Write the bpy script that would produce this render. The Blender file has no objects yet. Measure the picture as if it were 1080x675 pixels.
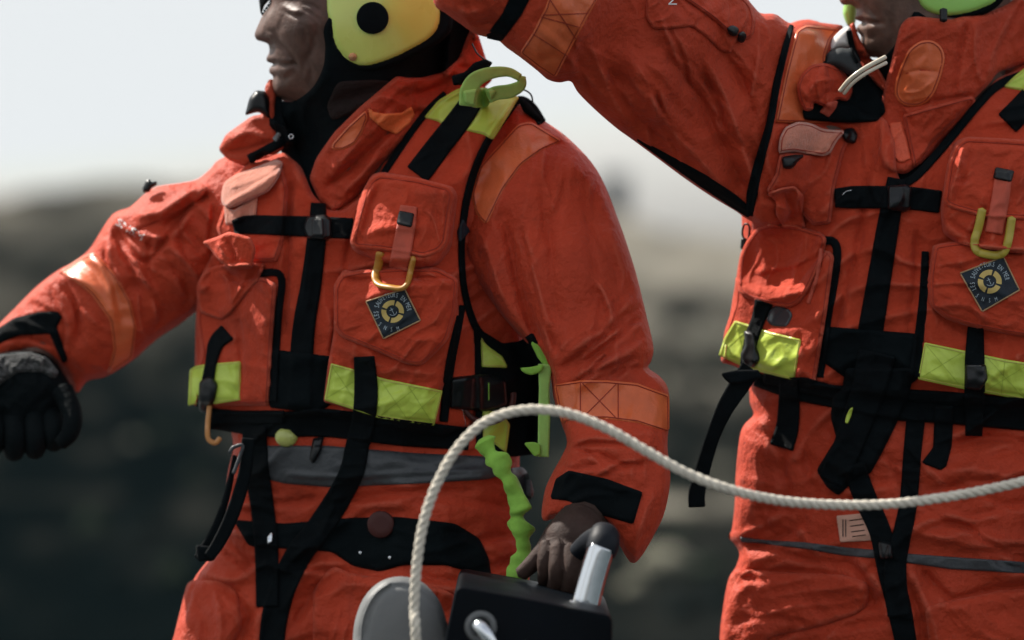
import bpy, math, random
import numpy as np
from mathutils import Vector, Matrix
random.seed(7)
C = bpy.context.scene.collection
# ------------------------------------------------------------------ measures
K, D0, ZC = 0.00115, 4.0, 1.31          # metres per photo pixel at 4 m, camera height
def W(px, py, Y):
    s = K*Y/D0
    return (px-540.0)*s, Y, ZC-(py-337.5)*s
# ------------------------------------------------------------------ noise
def _hash(ix, iy, seed):
    n = (ix.astype(np.int64)*374761393 + iy.astype(np.int64)*668265263 + seed*974711) & 0x7fffffff
    n = ((n ^ (n >> 13))*1274126177) & 0x7fffffff
    return ((n ^ (n >> 16)) & 0xffff)/65535.0*2-1
def vn(x, y, seed=0):
    ix, iy = np.floor(x), np.floor(y); fx, fy = x-ix, y-iy
    u, v = fx*fx*fx*(fx*(fx*6-15)+10), fy*fy*fy*(fy*(fy*6-15)+10)
    a, b = _hash(ix, iy, seed), _hash(ix+1, iy, seed)
    c, d = _hash(ix, iy+1, seed), _hash(ix+1, iy+1, seed)
    return (a*(1-u)+b*u)*(1-v)+(c*(1-u)+d*u)*v
def fbm(x, y, seed=0, o=3):
    s, a = 0, 1.0
    for i in range(o):
        s = s+a*vn(x*2**i+17*i, y*2**i-9*i, seed+i); a *= .5
    return s
def folds(x, y, ang, L, S, seed):       # long soft cloth folds running along ang, L long, S apart
    c, s = math.cos(math.radians(ang)), math.sin(math.radians(ang))
    u, v = (x*c-y*s), (x*s+y*c)
    w = vn(x/(S*2.3), y/(S*2.3), seed+5)*.9
    n = vn(u/L+w*.25, v/S+w, seed)
    n2 = vn(u/L*1.7+4, v/S*2.1+w*1.3, seed+9)
    return (1-np.abs(n)*1.9)+.35*(1-np.abs(n2)*1.9)-.5
# ------------------------------------------------------------------ 2-D outlines
def spline(pts, n=8, closed=False):
    P = np.array(pts, float); m = len(P); out = []
    rng = range(m) if closed else range(m-1)
    for i in rng:
        p1, p2 = P[i], P[(i+1) % m]
        p0 = P[i-1] if (closed or i > 0) else 2*p1-p2
        p3 = P[(i+2) % m] if (closed or i < m-2) else 2*p2-p1
        for t in np.arange(n)/n:
            out.append(.5*((2*p1)+(-p0+p2)*t+(2*p0-5*p1+4*p2-p3)*t*t+(-p0+3*p1-3*p2+p3)*t**3))
    if not closed: out.append(P[-1])
    return np.array(out)
def rounded(pts, r):                     # polygon with rounded corners
    P = np.array(pts, float)[:, :2]; m = len(P); out = []
    for i in range(m):
        p, a, b = P[i], P[i-1], P[(i+1) % m]
        la, lb = np.linalg.norm(a-p), np.linalg.norm(b-p)
        q = min(r, la*.45, lb*.45)
        A, B = p+(a-p)/max(la, 1e-6)*q, p+(b-p)/max(lb, 1e-6)*q
        for t in (0, .25, .5, .75, 1): out.append((1-t)**2*A+2*t*(1-t)*p+t*t*B)
    return np.array(out)
def inside(poly, X, Yv):
    r = np.zeros(X.shape, bool); n = len(poly)
    for i in range(n):
        x1, y1 = poly[i]; x2, y2 = poly[(i+1) % n]
        if y1 == y2: continue
        c = ((y1 > Yv) != (y2 > Yv))
        r ^= c & (X < (x2-x1)*(Yv-y1)/(y2-y1)+x1)
    return r
def segdist(P, X, Yv, closed):
    n = len(P); best = np.full(X.shape, 1e9)
    for i in range(n if closed else n-1):
        a, b = P[i], P[(i+1) % n]; d = b-a; L = max(d@d, 1e-9)
        t = np.clip(((X-a[0])*d[0]+(Yv-a[1])*d[1])/L, 0, 1)
        best = np.minimum(best, (X-a[0]-t*d[0])**2+(Yv-a[1]-t*d[1])**2)
    return np.sqrt(best)
def snap(P, pts):                        # nearest point of closed outline for each point
    best = np.full(len(pts), 1e9); out = pts.copy(); n = len(P)
    for i in range(n):
        a, b = P[i], P[(i+1) % n]; d = b-a; L = max(d@d, 1e-9)
        t = np.clip(((pts-a)@d)/L, 0, 1); q = a+t[:, None]*d
        e = ((pts-q)**2).sum(1); m = e < best
        best[m] = e[m]; out[m] = q[m]
    return out
def strip(pts, w):                       # band of width w (or list of widths) round a polyline
    n0 = len(pts); P = spline(pts, 6); m = len(P)
    ws = np.interp(np.linspace(0, n0-1, m), range(n0), w) if hasattr(w, '__len__') else np.full(m, float(w))
    T = np.gradient(P, axis=0); T /= np.linalg.norm(T, axis=1)[:, None]+1e-9
    N = np.stack([-T[:, 1], T[:, 0]], 1)*ws[:, None]/2
    return np.concatenate([P+N, (P-N)[::-1]])
# ------------------------------------------------------------------ depth map of a figure
X0, Y0_, WX, HY = -260, -260, 1700, 1800
class Map:
    def __init__(s): s.H = np.full((HY, WX), np.nan)
    def win(s, x0, y0, x1, y1): return s.H[y0-Y0_:y1-Y0_, x0-X0:x1-X0]
    def at(s, x, y, fb=4.0):
        x = np.clip(np.asarray(x, float)-X0, 0, WX-2); y = np.clip(np.asarray(y, float)-Y0_, 0, HY-2)
        ix, iy = x.astype(int), y.astype(int); fx, fy = x-ix, y-iy; H = s.H
        v = (H[iy, ix]*(1-fx)+H[iy, ix+1]*fx)*(1-fy)+(H[iy+1, ix]*(1-fx)+H[iy+1, ix+1]*fx)*fy
        v = np.where(np.isnan(v), H[np.rint(y).astype(int), np.rint(x).astype(int)], v)
        return np.where(np.isnan(v), fb, v)
def boxblur(A, r):
    if r < 1: return A
    w = (~np.isnan(A)).astype(float); a = np.where(np.isnan(A), 0, A)
    def b1(M, ax):
        p = np.pad(M, [(r+1, r) if i == ax else (0, 0) for i in (0, 1)], mode='edge')
        c = np.cumsum(p, ax)
        n = M.shape[ax]
        return (np.take(c, range(2*r+1, 2*r+1+n), ax)-np.take(c, range(0, n), ax))/(2*r+1)
    for _ in range(2): a, w = b1(b1(a, 0), 1), b1(b1(w, 0), 1)
    return np.where(w > 1e-6, a/np.maximum(w, 1e-6), np.nan)
def bbox(P, pad, st):
    x0, y0 = np.floor(P.min(0)-pad); x1, y1 = np.ceil(P.max(0)+pad)
    x0 = max(int(x0//st*st), X0+2); y0 = max(int(y0//st*st), Y0_+2)
    x1 = min(int(x1), X0+WX-3); y1 = min(int(y1), Y0_+HY-3)
    return x0, y0, x1, y1
def gridmesh(P, x0, y0, M, st):          # cells wholly inside -> verts (px), quads, boundary loop flags
    h, w = M.shape
    cell = M[:-1, :-1] & M[1:, :-1] & M[:-1, 1:] & M[1:, 1:]
    # drop cells hanging by a corner only
    use = np.zeros_like(M)
    use[:-1, :-1] |= cell; use[1:, :-1] |= cell; use[:-1, 1:] |= cell; use[1:, 1:] |= cell
    idx = np.full(M.shape, -1); idx[use] = np.arange(use.sum())
    ys, xs = np.nonzero(use)
    V = np.stack([x0+xs*st, y0+ys*st], 1).astype(float)
    cy, cx = np.nonzero(cell)
    Q = np.stack([idx[cy, cx], idx[cy+1, cx], idx[cy+1, cx+1], idx[cy, cx+1]], 1)
    cnt = np.zeros(len(V), int); np.add.at(cnt, Q.ravel(), 1)
    # boundary directed edges
    E = np.concatenate([Q[:, [0, 1]], Q[:, [1, 2]], Q[:, [2, 3]], Q[:, [3, 0]]])
    key = E.min(1)*(len(V)+1)+E.max(1)
    u, inv, c = np.unique(key, return_inverse=True, return_counts=True)
    BE = E[c[inv] == 1]
    bnd = np.zeros(len(V), bool); bnd[BE.ravel()] = True
    if bnd.any(): V[bnd] = snap(P, V[bnd])
    return V, Q, bnd, BE, (ys, xs)
RELK = 1.7
def relief(X, Yv, creases):              # sum of ridges (+mm) and grooves (-mm)
    z = np.zeros(X.shape)
    for c in creases:
        pts, w, amp = c[:3]
        P = spline(pts, 5) if len(pts) > 2 else np.array(pts, float)
        m = 3.2*w; bx0, by0 = P.min(0)-m; bx1, by1 = P.max(0)+m
        sel = (X > bx0) & (X < bx1) & (Yv > by0) & (Yv < by1)
        if not sel.any(): continue
        xs, ys = X[sel], Yv[sel]
        d = segdist(P, xs, ys, False)
        # fade out at the two ends
        e = np.minimum(np.hypot(xs-P[0][0], ys-P[0][1]), np.hypot(xs-P[-1][0], ys-P[-1][1]))
        f = np.clip(.35+e/(w*3.0), 0, 1)
        z[sel] += RELK*amp/1000*(.5*np.exp(-(d/w)**2)+.6*np.exp(-d/(.65*w)))*f
    return z
def rand_creases(cx, cy, rx, ry, n, ang, spread, L, w, amp, seed):   # short crisp creases scattered over a cloth area
    R_ = random.Random(seed); out = []
    for i in range(n):
        x, y = cx+R_.uniform(-rx, rx), cy+R_.uniform(-ry, ry); a = math.radians(ang+R_.uniform(-spread, spread)); l = L*R_.uniform(.5, 1.3)/2
        dx, dy = math.cos(a)*l, math.sin(a)*l; b = R_.uniform(-.28, .28)*l; sg = R_.choice((-1, -1, 1))
        out.append(([(x-dx, y-dy), (x-dy/l*b, y+dx/l*b), (x+dx, y+dy)], w*R_.uniform(.7, 1.4), amp*sg*R_.uniform(.6, 1.3)))
        if R_.random() < .6: out.append(([(x-dx+5, y-dy+4), (x-dy/l*b+5, y+dx/l*b+5), (x+dx+3, y+dy+6)], w*1.2, -amp*.7*sg))
    return out
def blobs(X, Yv, bl):
    z = np.zeros(X.shape)
    for (x, y, rx, ry, a, rot) in bl:
        c, s = math.cos(math.radians(rot)), math.sin(math.radians(rot))
        u, v = (X-x)*c+(Yv-y)*s, -(X-x)*s+(Yv-y)*c
        z += a/1000*np.exp(-(u/rx)**2-(v/ry)**2)
    return z
def solve(P, x0, y0, x1, y1):            # Poisson inflation: laplace(u) = -2, u = 0 on the outline
    u = None
    for st in (16, 8, 4):
        xs = np.arange(x0, x1+st, st); ys = np.arange(y0, y1+st, st)
        X, Yv = np.meshgrid(xs.astype(float), ys.astype(float)); M = inside(P, X, Yv)
        if u is None: v = np.zeros(X.shape)
        else: v = samp(u, (X-x0)/ust, (Yv-y0)/ust)*M
        f = 2.0*st*st
        for _ in range(260 if st == 16 else 160):
            q = np.pad(v, 1)
            v = np.where(M, (q[:-2, 1:-1]+q[2:, 1:-1]+q[1:-1, :-2]+q[1:-1, 2:]+f)/4, 0)
        u, ust = v, st
    return u, ust
def samp(A, x, y):
    h, w = A.shape
    x = np.clip(x, 0, w-1.001); y = np.clip(y, 0, h-1.001); ix, iy = x.astype(int), y.astype(int); fx, fy = x-ix, y-iy
    return (A[iy, ix]*(1-fx)+A[iy, ix+1]*fx)*(1-fy)+(A[iy+1, ix]*(1-fx)+A[iy+1, ix+1]*fx)*fy
def centre(anchors):
    A = np.array(anchors, float)
    def f(X, Yv):
        w = 0; s = 0
        for x, y, d in A:
            k = 1.0/((X-x)**2+(Yv-y)**2+900.0)**1.5
            w = w+k; s = s+k*d
        return s/w
    return f
# geometry bundle: (verts Nx3 list, faces list)
def inflate(mp, poly, scale=1.0, Yc=4.0, st=3, rel=(), fold=None, bl=(), cap=None, smooth=True, back=1.0, upd=True):
    P = spline(poly, 5, True) if smooth else np.array(poly, float)
    x0, y0, x1, y1 = bbox(P, 20, 4)
    u, ust = solve(P, x0, y0, x1, y1)
    cf = centre(Yc) if hasattr(Yc, '__len__') else (lambda X, Yv: np.full(X.shape, float(Yc)))
    def fields(X, Yv, d):
        uu = samp(u, (X-x0)/ust, (Yv-y0)/ust)
        # correct the rim, where the coarse solution is poor
        ui = np.where(d < 6, np.maximum(uu, 0), uu)
        h = np.sqrt(np.maximum(ui, 0)*np.clip(d/6.0, 0, 1)+np.where(d < 6, d*3*(1-np.clip(d/6.0, 0, 1)), 0))*scale
        if cap: h = cap*np.tanh(h/cap)
        fade = np.clip(d/14.0, 0, 1)
        z = relief(X, Yv, rel)+blobs(X, Yv, bl)
        if fold is not None: z = z+fold(X, Yv)
        return h*K, z*fade
    xs = np.arange(x0, x1+1, st); ys = np.arange(y0, y1+1, st)
    X, Yv = np.meshgrid(xs.astype(float), ys.astype(float)); M = inside(P, X, Yv)
    V, Q, bnd, BE, (iy, ix) = gridmesh(P, x0, y0, M, st)
    d = segdist(P, V[:, 0], V[:, 1], True); d[bnd] = 0
    h, z = fields(V[:, 0], V[:, 1], d); c = cf(V[:, 0], V[:, 1])
    yf = c-h-z; yb = c+h*back+z*.4
    yb[bnd] = yf[bnd]
    F = np.stack(W(V[:, 0], V[:, 1], yf), 1)
    Bk = np.stack(W(V[:, 0], V[:, 1], yb), 1)
    n = len(V); remap = np.arange(n, 2*n); remap[bnd] = np.arange(n)[bnd]
    keep = np.full(2*n, -1); used = np.concatenate([np.ones(n, bool), ~bnd]); keep[used] = np.arange(used.sum())
    allv = np.concatenate([F, Bk])[used]
    Fq = np.concatenate([Q, keep[remap[Q]][:, ::-1]])
    if upd:
        X, Yv = np.meshgrid(np.arange(x0, x1+1.), np.arange(y0, y1+1.)); M = inside(P, X, Yv)
        xm, ym = X[M], Yv[M]; d = samp_d(P, x0, y0, x1, y1, xm, ym)
        h, z = fields(xm, ym, d); yv = cf(xm, ym)-h-z
        win = mp.win(x0, y0, x1+1, y1+1); o = win[M]
        win[M] = np.where(np.isnan(o), yv, np.minimum(o, yv))
    return allv, Fq
def samp_d(P, x0, y0, x1, y1, xm, ym):   # distance field on a 3 px raster, then interpolated
    xs = np.arange(x0-3, x1+6, 3.); ys = np.arange(y0-3, y1+6, 3.)
    X, Yv = np.meshgrid(xs, ys); D = segdist(P, X, Yv, True)
    D = np.where(inside(P, X, Yv), D, -D)
    return np.maximum(samp(D, (xm-x0+3)/3, (ym-y0+3)/3), 0)
def patch(mp, poly, t=3, r=4, st=2, blur=4, lift=0, rnd=3, rel=(), fold=None, Y=None, hem=0, crown=0, upd=True, wob=0, clear=.6, sm=False):
    """A padded piece of cloth or webbing lying on whatever the figure already wears. t, crown, lift in mm; r, rnd in px"""
    P = np.array(poly, float)
    P = spline(P, 5, True) if sm else (rounded(P, rnd) if rnd else P)
    x0, y0, x1, y1 = bbox(P, 6, st)
    H = mp.win(x0, y0, x1+1, y1+1)
    gx, gy = np.meshgrid(np.arange(x0, x1+1.), np.arange(y0, y1+1.))
    if Y is not None:
        base = (centre(Y)(gx, gy) if hasattr(Y, '__len__') else np.full(gx.shape, float(Y)))
        Hc = base
    else:
        Mi = inside(P, gx, gy)
        Hm = np.where(Mi, H, np.nan)
        med = np.nanmedian(Hm) if np.isfinite(Hm).any() else 4.0
        base = boxblur(Hm, blur); k = blur*2+4
        while np.isnan(base[Mi]).any() and k < 400:
            b2 = boxblur(Hm, k); base = np.where(np.isnan(base), b2, base); k *= 2
        base = np.where(np.isnan(base), med, base)
        Hs = boxblur(Hm, 1)
        Hc = np.where(np.isnan(Hs), base, np.minimum(base, Hs-clear/1000))
    def fld(X, Yv, d):
        b = samp(Hc, X-x0, Yv-y0)
        q = np.clip(d/max(r, .1), 0, 1); prof = np.sqrt(np.maximum(1-(1-q)**2, 0))
        z = t/1000*prof
        if crown:
            dm = max(d.max(), 1); z = z+crown/1000*(1-(1-d/dm)**2)
        if hem: z = z+hem/1000*np.exp(-((d-2.2)/1.3)**2)-hem*.7/1000*np.exp(-((d-6)/1.6)**2)
        zz = relief(X, Yv, rel)
        if fold is not None: zz = zz+fold(X, Yv)
        return b-lift/1000-z-zz*np.clip(d/8, 0, 1)
    xs = np.arange(x0, x1+1, st); ys = np.arange(y0, y1+1, st)
    X, Yv = np.meshgrid(xs.astype(float), ys.astype(float)); M = inside(P, X, Yv)
    V, Q, bnd, BE, _ = gridmesh(P, x0, y0, M, st)
    d = segdist(P, V[:, 0], V[:, 1], True); d[bnd] = .25
    yf = fld(V[:, 0], V[:, 1], d)
    yb = samp(Hc, V[:, 0]-x0, V[:, 1]-y0)-lift/1000+.0012
    F = np.stack(W(V[:, 0], V[:, 1], yf), 1); Bk = np.stack(W(V[:, 0], V[:, 1], yb), 1)
    n = len(V)
    # two rims: push the rim ring a little back for a crisp side wall
    S = np.stack([BE[:, 1], BE[:, 0], BE[:, 0]+n, BE[:, 1]+n], 1)
    allv = np.concatenate([F, Bk]); Fq = np.concatenate([Q, Q[:, ::-1]+n, S])
    if upd:
        M = inside(P, gx, gy); xm, ym = gx[M], gy[M]; d = samp_d(P, x0, y0, x1, y1, xm, ym)
        yv = fld(xm, ym, d); o = H[M]; H[M] = np.where(np.isnan(o), yv, np.minimum(o, yv))
    return allv, Fq
def belt(mp, pts, w, t=1.6, **k):
    k.setdefault('rnd', 0); k.setdefault('r', 2); k.setdefault('blur', 4); k.setdefault('st', 1); k.setdefault('lift', .6)
    return patch(mp, strip(pts, w), t, **k)
def stitches(mp, pts, closed=False, w=.55, off=.35, dash=None, inset=0):   # a fine cord lying on the surface
    P = np.array(pts, float)
    if closed: P = np.concatenate([P, P[:1]])
    L = np.r_[0, np.cumsum(np.hypot(*np.diff(P, axis=0).T))]
    s = np.arange(0, L[-1], 2.0); x, y = np.interp(s, L, P[:, 0]), np.interp(s, L, P[:, 1])
    Yd = mp.at(x, y)-off/1000
    Q = np.stack(W(x, y, Yd), 1)
    return tube3(Q, w/1000, 5)
def shrink(poly, q, rnd=0):              # outline moved inwards by q px (convex-ish shapes)
    P = rounded(poly, rnd) if rnd else np.array(poly, float)
    n = len(P); A = .5*sum(P[i][0]*P[(i+1) % n][1]-P[(i+1) % n][0]*P[i][1] for i in range(n))
    T = np.roll(P, -1, 0)-np.roll(P, 1, 0); T /= np.linalg.norm(T, axis=1)[:, None]+1e-9
    N = np.stack([-T[:, 1], T[:, 0]], 1)*(1 if A > 0 else -1)
    return P+N*q
def tube3(P, R, n=12, flat=1.0, twist=0, cap=True):
    P = np.array(P, float); m = len(P); R = np.full(m, R) if np.isscalar(R) else np.interp(np.linspace(0, 1, m), np.linspace(0, 1, len(R)), R)
    T = np.gradient(P, axis=0); T /= np.linalg.norm(T, axis=1)[:, None]+1e-12
    up = np.array([0, 1., 0]); N = []
    n0 = np.cross(T[0], up); 
    if np.linalg.norm(n0) < .05: n0 = np.cross(T[0], [1., 0, 0])
    n0 /= np.linalg.norm(n0)
    for i in range(m):
        n0 = n0-T[i]*(n0@T[i]); n0 /= np.linalg.norm(n0)+1e-12; N.append(n0.copy())
    N = np.array(N); B = np.cross(T, N)
    a = np.arange(n)*2*np.pi/n; V = []
    tw = np.zeros(m)+np.linspace(0, 1, m)*twist
    for i in range(m):
        ca, sa = np.cos(a), np.sin(a)
        c, s = math.cos(tw[i]), math.sin(tw[i])
        u, v = ca*R[i], sa*R[i]*flat
        u, v = u*c-v*s, u*s+v*c
        V.append(P[i]+N[i]*u[:, None]+B[i]*v[:, None])
    V = np.concatenate(V); F = []
    for i in range(m-1):
        for j in range(n):
            k = (j+1) % n
            F.append((i*n+j, i*n+k, (i+1)*n+k, (i+1)*n+j))
    if cap:
        V = np.concatenate([V, [P[0]-T[0]*R[0]*.5*min(1, flat*2)], [P[-1]+T[-1]*R[-1]*.5*min(1, flat*2)]]); q = len(V)
        for j in range(n):
            k = (j+1) % n
            F.append((q-2, k, j)); F.append((q-1, (m-1)*n+j, (m-1)*n+k))
    return V, F
def tubepx(pts, R, n=12, sub=8, **k):    # pts (px,py,Y), radius in px
    P = spline(pts, sub); Q = np.stack(W(P[:, 0], P[:, 1], P[:, 2]), 1)
    R = np.array(R, float)*K if hasattr(R, '__len__') else R*K
    return tube3(Q, R, n, **k)
def ring3(c, nrm, R, r, n=32, m=10, arc=(0, 2*math.pi)):
    nrm = Vector(nrm).normalized(); a = nrm.orthogonal().normalized(); b = nrm.cross(a); V = []; F = []
    full = abs(arc[1]-arc[0]-2*math.pi) < 1e-6
    for i in range(n):
        t = arc[0]+(arc[1]-arc[0])*i/(n if full else n-1); d = a*math.cos(t)+b*math.sin(t)
        for j in range(m):
            p = 2*math.pi*j/m; V.append(tuple(Vector(c)+d*(R+r*math.cos(p))+nrm*r*math.sin(p)))
    for i in range(n if full else n-1):
        for j in range(m): F.append((i*m+j, ((i+1) % n)*m+j, ((i+1) % n)*m+(j+1) % m, i*m+(j+1) % m))
    return np.array(V), F
def disc3(c, nrm, R, th, n=28, bev=.2):  # a turned button, axis nrm
    nrm = Vector(nrm).normalized(); a = nrm.orthogonal().normalized(); b = nrm.cross(a); V = []; F = []
    prof = [(R, 0), (R, th*(1-bev)), (R*(1-bev*.5), th*.97), (R*.5, th), (0.001*R, th*1.0)]
    for (q, h) in prof:
        for i in range(n):
            t = 2*math.pi*i/n; V.append(tuple(Vector(c)+(a*math.cos(t)+b*math.sin(t))*q+nrm*h))
    for k in range(len(prof)-1):
        for i in range(n): F.append((k*n+i, k*n+(i+1) % n, (k+1)*n+(i+1) % n, (k+1)*n+i))
    return np.array(V), F
def ball3(c, R, n=20, sc=(1, 1, 1)):
    V = []; F = []
    for i in range(n//2+1):
        t = math.pi*i/(n//2)
        for j in range(n):
            p = 2*math.pi*j/n; V.append((c[0]+R*sc[0]*math.sin(t)*math.cos(p), c[1]+R*sc[1]*math.sin(t)*math.sin(p), c[2]+R*sc[2]*math.cos(t)))
    for i in range(n//2):
        for j in range(n): F.append((i*n+j, (i+1)*n+j, (i+1)*n+(j+1) % n, i*n+(j+1) % n))
    return np.array(V), F
# ------------------------------------------------------------------ objects
def build(name, geos, mats, parent=None, smooth=True, weld=True):
    """geos: list of (verts, faces) or (verts, faces, material index)"""
    V, F, MI = [], [], []; o = 0
    for g in geos:
        v, f = g[0], g[1]; mi = g[2] if len(g) > 2 else 0
        V.extend(map(tuple, np.asarray(v).tolist()))
        for q in (f.tolist() if hasattr(f, 'tolist') else f): F.append([i+o for i in q]); MI.append(mi)
        o += len(v)
    me = bpy.data.meshes.new(name); me.from_pydata(V, [], F)
    if not isinstance(mats, (list, tuple)): mats = [mats]
    for m in mats: me.materials.append(m)
    me.polygons.foreach_set('material_index', MI)
    me.polygons.foreach_set('use_smooth', [smooth]*len(F)); me.update()
    ob = bpy.data.objects.new(name, me); C.objects.link(ob)
    if parent:
        ob.parent = parent; ob.matrix_parent_inverse = parent_inv(parent)
    return ob
def parent_inv(p):
    m = Matrix.Identity(4); q = p
    while q: m = m @ Matrix.Translation(-Vector(q.location)) if not q.parent else m; q = q.parent
    return m if not p.parent else Matrix.Identity(4)
def tag(o, label=None, cat=None, group=None, kind=None):
    if label: o['label'] = label
    if cat: o['category'] = cat
    if group: o['group'] = group
    if kind: o['kind'] = kind
    return o
def angle_split(o, deg=35):
    me = o.data; bpy.context.view_layer.objects.active = o
    me.set_sharp_from_angle(angle=math.radians(deg))
def text_mesh(s):                        # flat triangles of a glyph, unit height
    cu = bpy.data.curves.new('glyph', 'FONT'); cu.body = s; cu.size = 1; cu.resolution_u = 3
    ob = bpy.data.objects.new('glyph', cu); me = bpy.data.meshes.new_from_object(ob)
    V = np.array([v.co[:2] for v in me.vertices]).reshape(-1, 2); F = [tuple(p.vertices) for p in me.polygons]
    bpy.data.objects.remove(ob); bpy.data.curves.remove(cu); bpy.data.meshes.remove(me)
    return V, F
def print_px(mp, V, F, f, off=.5):       # print glyph on the surface; f maps glyph xy -> photo px
    P = np.array([f(x, y) for x, y in V]); Y = mp.at(P[:, 0], P[:, 1])-off/1000
    return np.stack(W(P[:, 0], P[:, 1], Y), 1), F
# ------------------------------------------------------------------ materials
def mat(name, col,  rough=.6, spec=.35, metal=0, sheen=0, var=.12, vs=14, bump=None, coat=0, dirt=0, dirtcol=None, trans=0, sss=0, wear=None):
    m = bpy.data.materials.new(name); m.use_nodes = True; nt = m.node_tree; N = nt.nodes; L = nt.links
    b = N['Principled BSDF']; b.inputs['Roughness'].default_value = rough
    b.inputs['Specular IOR Level'].default_value = spec; b.inputs['Metallic'].default_value = metal
    b.inputs['Sheen Weight'].default_value = sheen; b.inputs['Sheen Roughness'].default_value = .4
    b.inputs['Coat Weight'].default_value = coat; b.inputs['Coat Roughness'].default_value = .15
    b.inputs['Transmission Weight'].default_value = trans
    b.inputs['Subsurface Weight'].default_value = sss; b.inputs['Subsurface Radius'].default_value = (.01, .004, .002)
    tc = N.new('ShaderNodeTexCoord')
    def noise(sc, det=4, rg=.55):
        n = N.new('ShaderNodeTexNoise'); n.inputs['Scale'].default_value = sc; n.inputs['Detail'].default_value = det
        n.inputs['Roughness'].default_value = rg; L.new(tc.outputs['Object'], n.inputs['Vector']); return n
    n1 = noise(vs)
    r = N.new('ShaderNodeMapRange'); r.inputs[1].default_value = .3; r.inputs[2].default_value = .7
    r.inputs[3].default_value = 1-var; r.inputs[4].default_value = 1+var; L.new(n1.outputs['Fac'], r.inputs[0])
    mul = N.new('ShaderNodeVectorMath'); mul.operation = 'SCALE'; mul.inputs[0].default_value = col[:3]
    L.new(r.outputs[0], mul.inputs['Scale']); out = mul.outputs[0]
    if dirt:
        n2 = noise(7, 8, .7); r2 = N.new('ShaderNodeMapRange'); r2.inputs[1].default_value = .56; r2.inputs[2].default_value = .74
        r2.inputs[3].default_value = 0; r2.inputs[4].default_value = dirt; L.new(n2.outputs['Fac'], r2.inputs[0])
        mx = N.new('ShaderNodeMix'); mx.data_type = 'RGBA'; L.new(r2.outputs[0], mx.inputs['Factor']); L.new(out, mx.inputs['A'])
        mx.inputs['B'].default_value = (*(dirtcol or (.05, .03, .03)), 1); out = mx.outputs['Result']
        n3 = noise(60, 3, .6); r3 = N.new('ShaderNodeMapRange'); r3.inputs[1].default_value = .71; r3.inputs[2].default_value = .78
        r3.inputs[3].default_value = 0; r3.inputs[4].default_value = min(1, dirt*1.2); L.new(n3.outputs['Fac'], r3.inputs[0])
        mx2 = N.new('ShaderNodeMix'); mx2.data_type = 'RGBA'; L.new(r3.outputs[0], mx2.inputs['Factor']); L.new(out, mx2.inputs['A'])
        mx2.inputs['B'].default_value = (*(dirtcol or (.05, .03, .03)), 1); out = mx2.outputs['Result']
    if wear:
        g_ = N.new('ShaderNodeNewGeometry'); r5 = N.new('ShaderNodeMapRange'); r5.inputs[1].default_value = .515; r5.inputs[2].default_value = .60
        r5.inputs[3].default_value = 0; r5.inputs[4].default_value = .55; L.new(g_.outputs['Pointiness'], r5.inputs[0])
        n6 = noise(120, 3); m6 = N.new('ShaderNodeMath'); m6.operation = 'MULTIPLY'; L.new(r5.outputs[0], m6.inputs[0]); L.new(n6.outputs['Fac'], m6.inputs[1])
        m7 = N.new('ShaderNodeMath'); m7.operation = 'MULTIPLY'; m7.inputs[1].default_value = 1.8; L.new(m6.outputs[0], m7.inputs[0])
        mx3 = N.new('ShaderNodeMix'); mx3.data_type = 'RGBA'; L.new(m7.outputs[0], mx3.inputs['Factor']); L.new(out, mx3.inputs['A'])
        mx3.inputs['B'].default_value = (*wear, 1); out = mx3.outputs['Result']
    L.new(out, b.inputs['Base Color'])
    n4 = noise(35, 3); r4 = N.new('ShaderNodeMapRange'); r4.inputs[3].default_value = max(rough-.12, .02); r4.inputs[4].default_value = min(rough+.12, 1)
    L.new(n4.outputs['Fac'], r4.inputs[0]); L.new(r4.outputs[0], b.inputs['Roughness'])
    prev = None
    for (kind, sc, st, dist) in (bump or []):
        if kind == 'noise': t = noise(sc, 5, .6); o = t.outputs['Fac']
        elif kind == 'weave':
            w1 = N.new('ShaderNodeTexWave'); w1.inputs['Scale'].default_value = sc; w1.bands_direction = 'DIAGONAL'
            w1.inputs['Distortion'].default_value = 1.0; w1.inputs['Detail'].default_value = 1
            L.new(tc.outputs['Object'], w1.inputs['Vector']); o = w1.outputs['Fac']
        elif kind == 'rib':
            w1 = N.new('ShaderNodeTexWave'); w1.inputs['Scale'].default_value = sc; w1.bands_direction = 'Z'
            w1.inputs['Distortion'].default_value = .6; L.new(tc.outputs['Object'], w1.inputs['Vector']); o = w1.outputs['Fac']
        else:
            t = N.new('ShaderNodeTexVoronoi'); t.feature = 'DISTANCE_TO_EDGE' if kind == 'cells' else 'F1'
            t.inputs['Scale'].default_value = sc; L.new(tc.outputs['Object'], t.inputs['Vector']); o = t.outputs['Distance']
        bp = N.new('ShaderNodeBump'); bp.inputs['Strength'].default_value = st; bp.inputs['Distance'].default_value = dist
        L.new(o, bp.inputs['Height'])
        if prev: L.new(prev.outputs[0], bp.inputs['Normal'])
        prev = bp
    if prev: L.new(prev.outputs[0], b.inputs['Normal'])
    return m
WR = [('noise', 24, .75, .014), ('noise', 95, .45, .004), ('weave', 420, .12, .0006)]
M_SUIT = mat('drysuit_fabric', (.46, .049, .019), .60, .16, sheen=.05, var=.10, vs=9, bump=WR, dirt=.38, dirtcol=(.12, .03, .02), wear=(.55, .13, .08))
M_VEST = mat('vest_fabric', (.48, .052, .021), .72, .12, sheen=.08, var=.12, vs=18, bump=[('noise', 40, .75, .008), ('noise', 180, .5, .002), ('weave', 600, .25, .0006)], dirt=.45, dirtcol=(.13, .03, .02), wear=(.60, .16, .10))
M_SEAM = mat('seam_thread', (.30, .035, .02), .7, .2)
M_THREADL = mat('pale_thread', (.5, .42, .12), .7, .2)
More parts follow.
